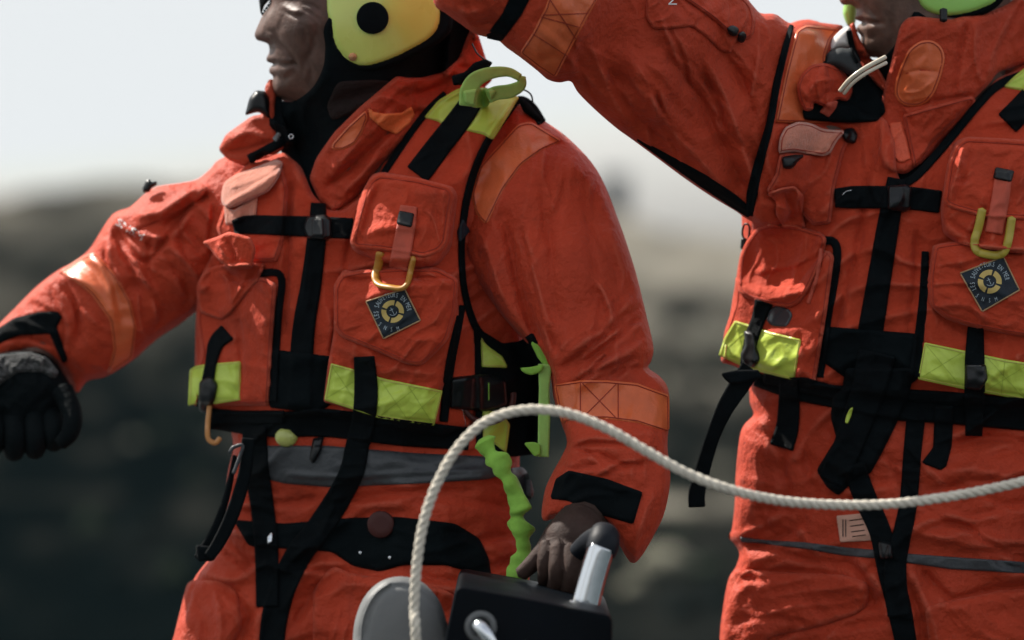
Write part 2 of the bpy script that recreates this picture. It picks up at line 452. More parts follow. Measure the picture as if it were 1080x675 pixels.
M_VELCRO = mat('velcro_fabric', (.62, .23, .155), .95, .1, sheen=.6, var=.12, vs=90, bump=[('noise', 420, .8, .003)])
M_TAPE = mat('dull_reflective_tape', (.66, .135, .045), .36, .3, var=.10, vs=40, bump=[('cells', 260, .25, .0012), ('noise', 40, .4, .006)], coat=.12)
M_LIME = mat('fluorescent_tape', (.50, .64, .085), .42, .3, var=.08, vs=30, bump=[('noise', 55, .4, .004), ('cells', 330, .2, .0008)], coat=.25, dirt=.25, dirtcol=(.35, .4, .08))
M_LIMECLOTH = mat('fluorescent_webbing', (.25, .50, .07), .6, .2, sheen=.1, var=.12, vs=50, bump=[('noise', 90, .5, .004), ('weave', 500, .3, .0008)])
M_LOOP = mat('pale_green_webbing', (.36, .62, .15), .5, .3, var=.1, vs=60, bump=[('weave', 450, .5, .001), ('noise', 60, .4, .004)])
M_WEB = mat('black_webbing', (.0028, .0052, .0066), .8, .10, var=.25, vs=60, bump=[('noise', 120, .4, .002), ('weave', 520, .5, .0008)])
M_BLACKCLOTH = mat('black_neoprene', (.0028, .0055, .0068), .85, .08, var=.2, vs=30, bump=[('noise', 35, .5, .006), ('noise', 400, .3, .001)])
M_PLASTIC = mat('black_plastic', (.004, .006, .0075), .36, .35, var=.15, bump=[('noise', 200, .15, .0006)])
M_YELLOW = mat('yellow_plastic', (.45, .21, .03), .38, .5, var=.12, vs=50, bump=[('noise', 90, .2, .001)], dirt=.3, dirtcol=(.3, .15, .03))
M_YELLOW2 = mat('yellow_green_plastic', (.42, .33, .04), .38, .5, var=.12, vs=50, bump=[('noise', 90, .2, .001)])
M_TAB = mat('salmon_webbing', (.55, .10, .06), .6, .3, var=.1, vs=60, bump=[('weave', 420, .5, .001)])
M_GREYBAND = mat('grey_reflective_band', (.045, .05, .056), .5, .5, var=.15, vs=30, bump=[('noise', 45, .6, .006)])
M_SKIN = mat('skin', (.10, .052, .038), .5, .35, var=.28, vs=60, dirt=.6, dirtcol=(.12, .035, .025), bump=[('noise', 60, .6, .003), ('noise', 260, .45, .0008), ('vor', 700, .15, .0005)], sss=.05)
M_SKIN2 = mat('weathered_skin', (.125, .074, .056), .5, .35, var=.28, vs=60, dirt=.6, dirtcol=(.14, .045, .03), bump=[('noise', 60, .6, .003), ('noise', 260, .45, .0008), ('vor', 700, .15, .0005)], sss=.05)
M_HELMET = mat('helmet_lime', (.56, .68, .14), .3, .5, var=.05, vs=12, bump=[('noise', 14, .1, .003)], coat=.5, dirt=.15, dirtcol=(.4, .42, .1))
M_HELMET2 = mat('helmet_green', (.34, .66, .14), .3, .5, var=.05, vs=12, coat=.5)
M_COPPER = mat('copper_rivet', (.55, .28, .14), .35, .5, metal=1)
M_CHROME = mat('polished_steel', (.72, .75, .78), .09, .5, metal=1, var=.04, bump=[('noise', 30, .05, .002)])
M_ROPE = mat('rope_fibre', (.74, .68, .57), .85, .15, sheen=.3, var=.14, vs=120, bump=[('noise', 900, .9, .0015), ('noise', 260, .5, .0015)], dirt=.25, dirtcol=(.4, .33, .25))
M_BOX = mat('console_black', (.0015, .003, .005), .45, .06, var=.2, vs=20, bump=[('noise', 300, .25, .0008)])
M_VINYL = mat('grey_vinyl', (.15, .155, .155), .5, .3, var=.07, vs=12, bump=[('noise', 28, .35, .006), ('noise', 500, .2, .0005)])
M_RED = mat('dark_red_rubber', (.05, .008, .006), .5, .35)
M_KNIT = mat('grey_knit', (.028, .03, .029), .9, .1, sheen=.5, var=.5, vs=70, bump=[('noise', 160, .9, .006), ('rib', 120, .5, .003)])
M_GLOVE = mat('black_glove', (.0035, .006, .007), .85, .08, bump=[('noise', 60, .6, .006)])
M_WHITE = mat('white_print', (.75, .74, .72), .6, .3)
M_BADGE = mat('badge_navy', (.010, .018, .028), .55, .35, var=.2, vs=80, bump=[('weave', 700, .4, .0005)])
M_GOLD = mat('badge_gold', (.62, .46, .15), .6, .3, bump=[('weave', 700, .4, .0004)])
M_BORDER = mat('badge_border', (.42, .27, .14), .6, .3)
M_PALEBLUE = mat('badge_thread', (.42, .50, .55), .6, .3)
M_CLEAR = mat('smoked_window', (.04, .05, .055), .12, .6)
M_TUBE = mat('clear_beige_hose', (.62, .55, .43), .25, .5, coat=.4)
M_SKINSHADE = mat('shaded_hand_skin', (.042, .024, .019), .7, .2, var=.2, vs=45, bump=[('noise', 80, .5, .004), ('noise', 420, .4, .0008), ('vor', 700, .15, .0005)], sss=.04)  # same skin, darkened: the shade under the cuff put into its colour
M_EYE = mat('eye', (.5, .48, .45), .1, .5, coat=1)
# ================================================================== shared wearers' pieces
def union(geos):                         # one continuous body out of overlapping closed shells
    obs = [build('shell', [g], M_SKIN) for g in geos]
    base = obs[0]
    for o in obs[1:]:
        md = base.modifiers.new('u', 'BOOLEAN'); md.operation = 'UNION'; md.solver = 'EXACT'; md.object = o
    dg = bpy.context.evaluated_depsgraph_get(); me = bpy.data.meshes.new_from_object(base.evaluated_get(dg))
    V = np.array([v.co[:] for v in me.vertices]); F = [tuple(p.vertices) for p in me.polygons]
    for o in obs: bpy.data.objects.remove(o)
    return V, F
def body(geos, at, skin, label):
    V, F = union(geos)
    V = V-np.array([at[0], at[1], 0])
    o = build('person', [(V, F)], skin); o.location = (at[0], at[1], 0)
    bpy.context.view_layer.update()
    return tag(o, label, 'person')
class Kit:                               # collects pieces on one figure
    def __init__(s, mp, root, vest): s.mp, s.root, s.vest = mp, root, vest
    def p(s, name, poly, m, parent=None, stitch=0, smat=None, label=None, extra=(), **k):
        if m in (M_VEST, M_SUIT) and 'fold' not in k:
            s.n = getattr(s, 'n', 0)+1; k['fold'] = fold_fn(s.n*37 % 180, 34, 13, 1.1, 100+s.n)
        if m in (M_LIME, M_TAPE) and 'fold' not in k: k['fold'] = fold_fn(90, 26, 12, .5, 12)
        g = [patch(s.mp, poly, **k)]
        if stitch:
            q = shrink(poly, stitch, k.get('rnd', 3)); T = stitches(s.mp, q, True, w=.6); g.append((T[0], T[1], 1))
        for e in extra: T = stitches(s.mp, e, w=.6); g.append((T[0], T[1], 1))
        o = build(name, g, [m, smat or M_SEAM], parent or s.vest)
        if label: o['label'] = label
        return o
    def b(s, name, pts, w, m=None, parent=None, label=None, **k):
        o = build(name, [belt(s.mp, pts, w, **k)], m or M_WEB, parent or s.vest)
        if label: o['label'] = label
        return o
def lime(k, poly, name='reflective_tape', X=(), label=None, **kw):    # lime tape with sewn edge and crossed stitching
    kw.setdefault('t', 1.2); kw.setdefault('r', 1.5); kw.setdefault('rnd', 1)
    g = [patch(k.mp, poly, st=1, **kw)]
    q = shrink(poly, 2.2); T = stitches(k.mp, q, True, w=.45); g.append((T[0], T[1], 1))
    for e in X: T = stitches(k.mp, e, w=.3, off=.1); g.append((T[0], T[1], 2))
    o = build(name, g, [M_LIME, M_THREADL, M_SEAM2], k.vest)
    if label: o['label'] = label
    return o
M_SEAM2 = mat('olive_thread', (.30, .40, .05), .7, .2)
def carabiner(k, pts, w=8.5, m=None, lift=4):
    P = spline(pts, 8); Y = k.mp.at(P[:, 0], P[:, 1]); Y = np.convolve(np.pad(Y, 6, mode='edge'), np.ones(13)/13, 'valid')
    Q = np.stack(W(P[:, 0], P[:, 1], Y-lift/1000), 1)
    v, f = tube3(Q, w*K/2, 10, flat=.62)
    return build('carabiner', [(v, f)], m or M_YELLOW, k.vest)
def badge(k, cx, cy, corners, ro, ri, rot, top, bot, rt):
    mp = k.mp
    o = build('badge', [patch(mp, corners, t=1.6, r=1.2, st=1, rnd=0, blur=5)], M_BADGE, k.vest)
    o['label'] = 'navy diamond badge with a gold lifebuoy'
    cs = np.array(corners, float)
    bd = build('badge_border', [stitches(mp, shrink(cs, .9), True, w=.9, off=.2)], M_BORDER, k.vest)
    # lifebuoy: four ring quarters
    g = []
    for q in range(4):
        a0, a1 = rot+q*90+6, rot+q*90+84; V = []; F = []; n = 14
        for i in range(n+1):
            a = math.radians(a0+(a1-a0)*i/n)
            for r in (ri, (ri+ro)/2, ro): V.append((cx+r*math.cos(a), cy+r*math.sin(a)))
        for i in range(n):
            for j in range(2): F.append((i*3+j, i*3+j+1, (i+1)*3+j+1, (i+1)*3+j))
        V = np.array(V); Y = mp.at(V[:, 0], V[:, 1])-.0006
        g.append((np.stack(W(V[:, 0], V[:, 1], Y), 1), F))
    build('lifebuoy_emblem', g, M_GOLD, k.vest)
    # anchor inside the ring
    def arc(pts, w): return stitches(mp, pts, w=w, off=.5)
    c, s = math.cos(math.radians(rot-45)), math.sin(math.radians(rot-45)); R = ri*.8
    f = lambda x, y: (cx+(x*c-y*s)*R, cy+(x*s+y*c)*R)
    an = [arc([f(0, -.8), f(0, .8)], .35), arc([f(-.45, -.4), f(.45, -.4)], .35),
          arc([f(-.75, .25), f(-.5, .65), f(0, .85), f(.5, .65), f(.75, .25)], .35)]
    build('anchor_emblem', an, M_PALEBLUE, k.vest)
    def arctext(s_, r, mid, span, size, outward):
        g = []; n = len(s_)
        for i, ch in enumerate(s_):
            if ch == ' ': continue
            V, F = text_mesh(ch)
            if not len(V): continue
            w = V[:, 0].max()+V[:, 0].min()
            a = math.radians(mid+(i-(n-1)/2)*span/(n-1)*(1 if outward else -1))
            def f(x, y, a=a, w=w):
                u = (x-w/2)*size*.62; rr = r+(y-.35)*size if outward else r-(y-.35)*size
                # tangent direction
                tx, ty = (-math.sin(a), math.cos(a)) if outward else (math.sin(a), -math.cos(a))
                return cx+rr*math.cos(a)+u*tx, cy+rr*math.sin(a)+u*ty
            g.append(print_px(mp, V, F, f))
        return g
    g = arctext('LES SAUVETEURS EN MER', rt, top, 196, 7.2, True)
    build('badge_lettering', g, M_PALEBLUE, k.vest, smooth=False)
    g = arctext('SNSM', rt+1.2, bot, 62, 6.4, False)
    build('badge_lettering', g, M_PALEBLUE, k.vest, smooth=False)
def fold_fn(ang, L, S, amp, seed): return lambda X, Yv: folds(X, Yv, ang, L, S, seed)*amp*1.7/1000
def fsum(*f): return lambda X, Yv: sum(g(X, Yv) for g in f)
VF = fold_fn(70, 60, 22, 1.5, 31)

# ================================================================== PERSON 1 (left, standing, hand on the grab handle)
m1 = Map()
YT1 = [(215, 300, 4.09), (325, 300, 4.02), (450, 300, 3.97), (560, 200, 3.97), (300, 600, 4.05), (500, 600, 3.98), (330, 900, 4.0)]
# head and neck, facing left
head1 = [(290, -70), (283, -30), (281, -12), (285, 2), (277, 16), (272, 27), (268.5, 36), (271, 42), (277, 44), (283, 47), (284, 55), (281, 61), (282, 65), (288, 67.5),
         (285, 71), (284, 76), (288, 81), (286.5, 88), (287, 97), (293, 104), (302, 108), (318, 118), (330, 150), (322, 200), (330, 260), (440, 260), (455, 180), (448, 110), (455, 40),
         (458, -30), (440, -90), (390, -122), (330, -112)]
face_rel = [([(289, 34), (296, 46), (307, 58), (313, 72)], 3.2, -3.0), ([(286, 67.5), (298, 68.5), (312, 67)], 1.9, -4.0), ([(312, 66), (316, 75)], 3, -2.5),
            ([(285, 62), (300, 63), (309, 66)], 2.6, 1.6), ([(286, 73), (300, 74.5), (309, 71)], 3.0, 2.0), ([(288, 81), (298, 83), (306, 80)], 3, -2.2),
            ([(318, 4), (330, 6), (339, 13)], 1.8, -1.6), ([(318, 9), (328, 14), (336, 22)], 1.8, -1.6), ([(300, 11), (310, 17), (321, 18)], 2.2, -1.8), ([(300, 7), (309, 12), (318, 12)], 2.4, 2.4),
            ([(322, 60), (328, 75), (326, 90)], 3.5, -2.0), ([(332, 30), (330, 50), (322, 66)], 3, -1.8), ([(316, 22), (322, 34), (322, 48)], 2, -1.2), ([(326, 18), (334, 28), (337, 42)], 1.8, -1.2), ([(296, 50), (304, 60), (305, 64)], 1.6, -.9), ([(318, 60), (321, 70), (318, 82)], 2, -1.6), ([(300, 14), (296, 26), (292, 34)], 3, -1.2), ([(280, 33), (287, 34), (290, 40)], 1.6, -1.6), ([(288, -4), (284, 14), (276, 30)], 3.0, 1.2)]
face_bl = [(282, 38, 6.5, 5, 3.6, 0), (281, 44.5, 4.5, 2, -4, 10), (322, 26, 20, 13, 5, -20), (305, 0, 13, 8, -6, 0), (331, 55, 12, 16, -3.5, 10), (296, 95, 12, 10, 4, 0), (292, 55, 8, 7, 2, 0), (276, 24, 6, 14, 2, 25)]
YH1 = [(300, 0, 3.985), (400, 0, 4.0), (330, 200, 4.02), (380, 260, 4.02)]
gh1 = inflate(m1, head1, 1.0, YH1, st=2, rel=face_rel, bl=face_bl)
# hidden frame of the body, arms and legs (inside the suit)
tmp = Map()
gt1 = inflate(tmp, [(300, 160), (440, 150), (540, 170), (530, 300), (500, 450), (520, 620), (510, 720), (250, 720), (260, 600), (270, 450), (250, 300), (260, 190)], .42, YT1, st=8)
def limb(pts, R): return tubepx(pts, R, n=14, sub=5)
arms1 = [limb([(520, 180, 4.0), (600, 230, 3.96), (645, 380, 3.90), (628, 520, 3.80), (608, 566, 3.75)], [52, 44, 36, 26, 22]),
         limb([(270, 210, 4.08), (150, 270, 4.12), (60, 360, 4.14), (25, 400, 4.15)], [48, 42, 32, 24])]
legs1 = [limb([(300, 690, 4.06), (285, 1000, 4.08), (280, 1400, 4.1)], [46, 34, 26]), limb([(450, 690, 4.0), (470, 1000, 3.98), (480, 1400, 3.98)], [46, 34, 26])]
# hand closed on the grip: broad back of the hand, four bent fingers of unequal length, thumb out to the side
HN = 3.735
hand1 = [limb([(612, 552, 3.755), (603, 572, HN-.01), (598, 592, HN-.012)], [24, 29, 22]),
         limb([(618, 576, HN-.03), (620, 592, HN-.045), (619, 606, HN-.045), (613, 617, HN-.03), (608, 622, HN-.015)], [10.5, 9.6, 8.8, 8, 7]),
         limb([(603, 578, HN-.034), (604, 598, HN-.048), (602, 614, HN-.044), (597, 626, HN-.028), (594, 629, HN-.012)], [10.5, 9.6, 8.8, 8, 7]),
         limb([(590, 578, HN-.03), (588, 598, HN-.042), (587, 612, HN-.038), (584, 622, HN-.024), (582, 625, HN-.01)], [10, 9, 8.4, 7.6, 6.8]),
         limb([(579, 574, HN-.02), (575, 591, HN-.03), (575, 603, HN-.028), (574, 611, HN-.016), (574, 614, HN-.004)], [8.8, 8, 7.4, 6.8, 6]),
         limb([(586, 562, HN-.006), (574, 580, HN-.012), (562, 594, HN-.014), (549, 606, HN-.012)], [11, 9.5, 8.6, 7.2])]
p1 = body([gt1, gh1]+arms1+legs1+hand1, (0, 0), M_SKIN, 'person at the left facing left, one hand on the steel grab handle')
def reroot(o, x, y):
    me = o.data; co = np.empty(len(me.vertices)*3); me.vertices.foreach_get('co', co); co = co.reshape(-1, 3)-[x, y, 0]
    me.vertices.foreach_set('co', co.ravel()); o.location = (x, y, 0); bpy.context.view_layer.update()
reroot(p1, -.18, 4.03)
p1.data.materials.append(M_SKINSHADE)
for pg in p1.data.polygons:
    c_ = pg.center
    if c_.z < 1.2 and c_.x > .1 and c_.y < -.1: pg.material_index = 1  # hand faces get the skin with cuff shade painted in
# ---- drysuit: torso with legs, two sleeves
torso1 = [(262, 150), (330, 175), (400, 150), (470, 110), (530, 104), (572, 122), (580, 180), (566, 260), (556, 350), (552, 420), (548, 480), (550, 530), (556, 580), (560, 640), (570, 800), (565, 1000), (560, 1300), (555, 1440),
          (430, 1440), (425, 1200), (410, 900), (385, 800), (368, 900), (360, 1200), (350, 1440), (215, 1440), (205, 1200), (180, 900), (172, 720), (183, 672), (194, 640), (205, 610), (226, 580), (236, 540), (240, 500), (246, 470), (240, 440), (226, 380), (220, 300), (225, 220), (240, 170)]
hip_rel = [([(246, 520), (290, 530), (340, 526)], 5, -5), ([(350, 532), (420, 520), (500, 518)], 4, -4), ([(300, 600), (320, 580), (330, 575)], 5, 5), ([(262, 600), (240, 585), (232, 575)], 4, -5), ([(206, 630), (216, 655), (214, 690)], 4, -4), ([(228, 630), (232, 660), (226, 700)], 4, 4), ([(520, 600), (540, 590), (556, 600)], 5, -5), ([(430, 600), (460, 612), (500, 612)], 5, -5),([(232, 520), (262, 540), (300, 548)], 6, -6), ([(226, 560), (260, 590), (262, 600)], 5, -6), ([(205, 612), (240, 622), (262, 650), (250, 680)], 6, -7), ([(212, 604), (246, 612), (268, 600)], 5, 6),
           ([(236, 548), (255, 565), (270, 560)], 5, 5), ([(300, 640), (325, 600), (350, 590)], 6, 6), ([(310, 660), (335, 620), (360, 605)], 5, -6), ([(200, 640), (190, 680), (184, 720)], 6, 4),
           ([(420, 512), (480, 505), (545, 500)], 5, 4), ([(430, 530), (480, 526), (540, 535)], 6, -4), ([(350, 525), (380, 532), (430, 528)], 5, 4), ([(380, 620), (430, 615), (500, 625)], 8, 5)]
g1 = [inflate(m1, torso1, .56, YT1, st=3, rel=hip_rel+rand_creases(400, 560, 150, 50, 12, 0, 25, 70, 4, 3.5, 9)+rand_creases(260, 600, 50, 70, 9, -35, 30, 50, 3.5, 3.5, 10), fold=fold_fn(20, 90, 34, 4.5, 3), cap=140)]
slL = [(232, 168), (222, 178), (208, 189), (190, 193), (165, 197), (150, 207), (138, 218), (122, 224), (112, 235), (95, 262), (78, 276), (60, 286), (38, 303), (15, 326), (-8, 350), (-20, 372),
       (0, 378), (30, 372), (50, 378), (68, 396), (80, 415), (92, 402), (112, 397), (140, 380), (165, 358), (192, 340), (214, 322), (240, 300), (290, 290), (310, 240), (290, 185), (262, 160)]
sl_rel = [([(124, 240), (134, 260), (148, 274), (160, 272), (176, 250), (194, 226), (212, 210), (221, 206)], 4, -7), ([(219, 205), (224, 222), (222, 250), (226, 275)], 4, -5), ([(60, 284), (72, 300), (82, 330), (84, 360)], 4, -4), ([(112, 262), (120, 290), (124, 320)], 5, -4), ([(88, 268), (106, 282), (116, 306), (122, 340)], 4, 4), ([(140, 280), (160, 310), (166, 345)], 5, 5), ([(182, 262), (206, 290), (212, 315)], 5, 5),([(125, 238), (150, 248), (172, 250), (190, 240), (205, 212), (218, 200), (222, 215), (220, 240)], 5, 5), ([(122, 232), (140, 250), (160, 262), (150, 256)], 5, -6), ([(146, 226), (170, 224), (195, 205), (212, 198)], 4, 6),
          ([(170, 240), (190, 226), (206, 208)], 4, -7), ([(118, 240), (128, 262), (140, 285), (146, 300)], 5, -7), ([(108, 250), (118, 275), (128, 300)], 5, 5), ([(132, 262), (150, 290), (158, 320)], 5, 4),
          ([(60, 290), (90, 298), (110, 318), (120, 345)], 6, 5), ([(62, 300), (80, 322), (84, 350)], 5, -5), ([(85, 275), (100, 285), (112, 300)], 4, -4), ([(150, 300), (170, 330), (160, 355)], 6, -4), ([(175, 270), (195, 300), (200, 325)], 7, -5), ([(200, 250), (225, 280), (228, 300)], 7, -6),
          ([(10, 335), (40, 345), (62, 352)], 3, 3), ([(0, 358), (30, 357), (58, 365)], 3, -3)]
YSL = [(280, 220, 4.06), (200, 260, 4.09), (120, 310, 4.12), (20, 365, 4.14)]
g1.append(inflate(m1, slL, .95, YSL, st=2, rel=sl_rel+rand_creases(130, 310, 90, 60, 12, 60, 30, 50, 3, 3, 5), fold=fold_fn(-35, 50, 22, 2.2, 11)))
slR = [(505, 105), (540, 106), (575, 128), (602, 148), (630, 180), (650, 226), (669, 282), (681, 330), (689, 365), (687, 380), (684, 388), (697, 398), (705, 412), (706, 440), (704, 470), (707, 505), (701, 540), (690, 564), (677, 586), (668, 594), (661, 588),
       (652, 572), (645, 560), (636, 552), (610, 545), (588, 546), (572, 548), (574, 520), (582, 500), (592, 482), (598, 466), (592, 446), (584, 420), (580, 395), (568, 372), (550, 356), (520, 320), (485, 260), (480, 180)]
sr_rel = [([(548, 235), (560, 290), (574, 340), (590, 372)], 5, -5), ([(592, 388), (628, 362), (664, 330), (682, 322)], 4, -5), ([(604, 404), (640, 388), (680, 376)], 4, -4), ([(618, 372), (650, 352), (676, 342)], 4, 4), ([(596, 480), (612, 470), (650, 468), (696, 478)], 4, -5), ([(592, 510), (604, 486), (630, 482)], 4, 4), ([(570, 180), (574, 230), (586, 280)], 6, -3), ([(640, 250), (652, 300), (650, 340)], 7, -3), ([(608, 408), (604, 430), (600, 444)], 3, -3),([(560, 150), (590, 150), (612, 165)], 5, -3), ([(532, 232), (545, 290), (560, 340), (576, 372)], 8, -11), ([(552, 240), (566, 300), (576, 350), (584, 395)], 7, 6), ([(580, 215), (582, 290), (590, 350)], 8, -3.5),
          ([(600, 372), (632, 348), (665, 318), (680, 300)], 8, 6), ([(596, 392), (630, 372), (660, 345)], 7, -7), ([(612, 400), (650, 380), (684, 364)], 8, 6), ([(640, 398), (665, 388), (690, 392)], 5, -5), ([(676, 384), (690, 385), (700, 396)], 5, 7),
          ([(510, 250), (525, 300), (545, 345)], 6, 5), ([(600, 470), (630, 462), (690, 475)], 7, 4), ([(594, 488), (625, 478), (660, 490), (700, 486)], 6, -6), ([(598, 470), (592, 500), (580, 530)], 5, -4), ([(600, 165), (640, 220), (655, 280)], 10, 3), ([(690, 520), (675, 560), (668, 590)], 5, 4), ([(610, 200), (625, 260), (628, 320)], 9, -3)]
YSR = [(520, 140, 3.985), (590, 200, 3.95), (630, 300, 3.91), (645, 400, 3.87), (640, 500, 3.81), (640, 570, 3.775)]
g1.append(inflate(m1, slR, .92, YSR, st=2, rel=sr_rel+rand_creases(600, 270, 60, 90, 9, 80, 25, 90, 3.5, 2.6, 6)+rand_creases(640, 370, 45, 30, 7, -30, 20, 55, 3, 3.2, 7)+rand_creases(645, 490, 45, 35, 7, 10, 30, 50, 3, 3, 8), fold=fold_fn(75, 70, 26, 2.4, 21)))
suit1 = build('drysuit', g1, M_SUIT, p1)
k = Kit(m1, p1, suit1)
# sleeve and hip details belong to the suit
k.p('sleeve_tape', [(546, 131), (560, 128), (594, 149), (572, 158), (550, 174), (531, 200), (513, 238), (502, 226), (497, 205), (506, 175)], M_TAPE, t=1, r=1.5, stitch=2, st=2, rnd=5)
k.p('sleeve_tape', [(584, 406), (612, 401), (640, 401), (672, 404), (706, 417), (706, 456), (672, 446), (640, 442), (612, 442), (592, 446)], M_TAPE, t=1, r=1.5, stitch=2.4, rnd=0, extra=[[(612, 403), (612, 441)], [(652, 404), (652, 443)], [(614, 404), (650, 441)], [(650, 405), (614, 441)]])
k.p('cuff_strap', [(580, 526), (586, 505), (600, 496), (640, 505), (678, 519), (668, 553), (630, 542), (598, 528)], M_WEB, t=2, r=1.5, rnd=2)
k.p('sleeve_tape', [(60, 288), (84, 272), (100, 266), (122, 290), (138, 318), (144, 345), (140, 378), (112, 397), (120, 368), (116, 338), (96, 310), (78, 296)], M_TAPE, t=1, r=1.5, stitch=2, rnd=3)
k.p('cuff_strap', [(-30, 372), (-8, 350), (15, 335), (40, 329), (60, 328), (66, 334), (60, 345), (72, 380), (66, 384), (52, 352), (20, 354), (-5, 364)], M_WEB, t=2, r=1.5, rnd=2)
k.p('sleeve_pocket_flap', [(150, 207), (165, 197), (190, 193), (214, 193), (220, 200), (212, 208), (196, 218), (176, 230), (150, 240), (138, 248), (118, 238), (124, 226), (138, 218)], M_SUIT, t=5, r=6, rnd=3, hem=.5, rel=[([(140, 232), (165, 222), (195, 205)], 5, 3)])
V, F = text_mesh('SNSM'); wid = V[:, 0].max()
ang = math.radians(33); ca, sa = math.cos(ang), math.sin(ang)
build('flap_lettering', [print_px(m1, V, F, lambda x, y: (121+(x/wid*33)*ca+(y*11)*sa, 236+(x/wid*33)*sa-(y*11)*ca), .6)], M_WHITE, suit1, smooth=False)
k.p('pull_toggle', [(150, 198), (154, 190), (158, 188), (160, 192), (165, 190), (166, 194), (160, 198), (158, 203), (151, 203)], M_PLASTIC, t=7, r=4, rnd=2, st=1, Y=4.06)
k.p('waist_lining', [(262, 470), (300, 470), (345, 470), (440, 478), (532, 482), (534, 500), (512, 506), (440, 510), (350, 514), (300, 510), (262, 500)], M_GREYBAND, t=3, r=4, rel=[([(300, 500), (360, 503), (440, 498), (530, 496)], 4, 3)], crown=2)
k.p('hip_belt', [(246, 548), (300, 552), (372, 546), (420, 545), (480, 552), (506, 568), (516, 590), (520, 622), (505, 625), (498, 604), (470, 596), (425, 596), (400, 603), (372, 597), (350, 582), (290, 578), (262, 576)], M_BLACKCLOTH, t=5, r=5, rnd=5)
k.p('hip_pocket', [(330, 622), (350, 596), (372, 605), (420, 612), (470, 622), (500, 640), (505, 700), (330, 700)], M_SUIT, t=8, r=8, rnd=8, hem=.5)
k.p('hip_pocket', [(183, 672), (198, 612), (230, 612), (250, 622), (256, 660), (240, 690), (215, 700), (180, 700)], M_SUIT, t=8, r=8, rnd=8, hem=.5)
def onsurf(mp, x, y, off=0): return W(x, y, float(mp.at(x, y))-off/1000)
build('belt_disc', [disc3(onsurf(m1, 402, 553, 2.5), (-.1, -1, .05), 14*K, .006)], M_RED, suit1)
for x, y in ((380, 583), (411, 588)): build('rivet', [disc3(onsurf(m1, x, y, 0), (0, -1, 0), 1.7*K, .002)], M_CHROME, suit1)
# ---- dark hood under the helmet
k.p('balaclava', [(346, 20), (343, 50), (341, 70), (330, 92), (312, 106), (300, 107), (292, 104), (287, 110), (284, 130), (292, 152), (306, 175), (318, 200), (330, 215), (345, 200), (380, 150), (410, 110), (430, 92), (470, 80), (500, 40), (505, 5), (455, 0), (400, -30)], M_BLACKCLOTH, parent=p1, t=6, r=5, sm=True, blur=8, rel=[([(340, 80), (320, 110), (322, 150)], 6, 4), ([(350, 110), (380, 100), (420, 88)], 6, -5), ([(306, 110), (306, 150), (316, 190)], 5, 4)])
k.p('neck_lining', [(356, 86), (395, 84), (420, 86), (398, 102), (375, 118), (350, 128), (344, 112)], mat('brown_lining', (.022, .015, .014), .85, .1, bump=WR), parent=p1, t=1, r=3, rnd=6)
b = k.b('chin_strap', [(293, 102), (294, 130), (306, 160), (315, 182), (318, 200)], [8, 12, 13, 13, 13], parent=p1)
build('snap_ring', [ring3(onsurf(m1, 307, 144, .6), (0, -1, 0), 2.2*K, .0007)], M_CHROME, b)
# ---- collar
k.p('collar', [(500, 22), (512, 60), (520, 84), (505, 98), (478, 112), (448, 128), (420, 152), (398, 178), (376, 208), (352, 224), (336, 210), (326, 188), (334, 166), (352, 140), (378, 114), (404, 92), (418, 80), (430, 82), (445, 82), (468, 76), (484, 62), (492, 40)], M_SUIT, t=12, r=8, blur=12, hem=1, rnd=4,
    rel=[([(345, 196), (380, 168), (420, 130), (440, 118)], 4, -7), ([(350, 180), (385, 145), (420, 110)], 7, 5), ([(430, 100), (450, 96), (478, 84)], 5, -6), ([(440, 116), (470, 104), (500, 84)], 5, 5), ([(480, 70), (500, 72), (512, 80)], 4, -5), ([(360, 206), (400, 165)], 4, 4)])
k.p('collar_tape', [(350, 152), (368, 132), (386, 116), (388, 124), (382, 140), (374, 152), (362, 158), (350, 158)], M_TAPE, t=1.2, r=1.5, stitch=2, rnd=3, st=1)
k.p('collar_tab', [(388, 112), (394, 118), (406, 120), (424, 119), (434, 112), (438, 122), (432, 130), (418, 142), (404, 136), (390, 124)], mat('orange_lining', (.85, .20, .06), .6, .3, bump=WR), t=3, r=3, st=1, rnd=2)
k.p('collar', [(286, 80), (292, 98), (290, 118), (296, 140), (300, 156), (290, 164), (276, 162), (268, 172), (258, 176), (240, 168), (230, 158), (238, 142), (252, 132), (266, 122), (276, 121), (280, 104), (279, 92)], M_SUIT, t=13, r=8, blur=8, rnd=4, Y=[(285, 90, 4.0), (290, 150, 3.99), (240, 160, 4.02)], hem=.6, rel=[([(240, 150), (262, 140), (285, 146)], 5, 5), ([(236, 160), (262, 156), (286, 150)], 4, -5)])
k.p('light_holder', [(258, 122), (263, 103), (270, 95), (280, 96), (284, 104), (285, 128), (280, 122), (272, 118)], M_PLASTIC, t=12, r=7, rnd=3, st=1, Y=3.99)
k.b('neck_webbing', [(262, 168), (278, 160), (300, 148)], 10, t=4)
k.p('webbing_keeper', [(287, 146), (293, 139), (297, 142), (291, 150)], M_VINYL, t=3, r=2, st=1, rnd=1)
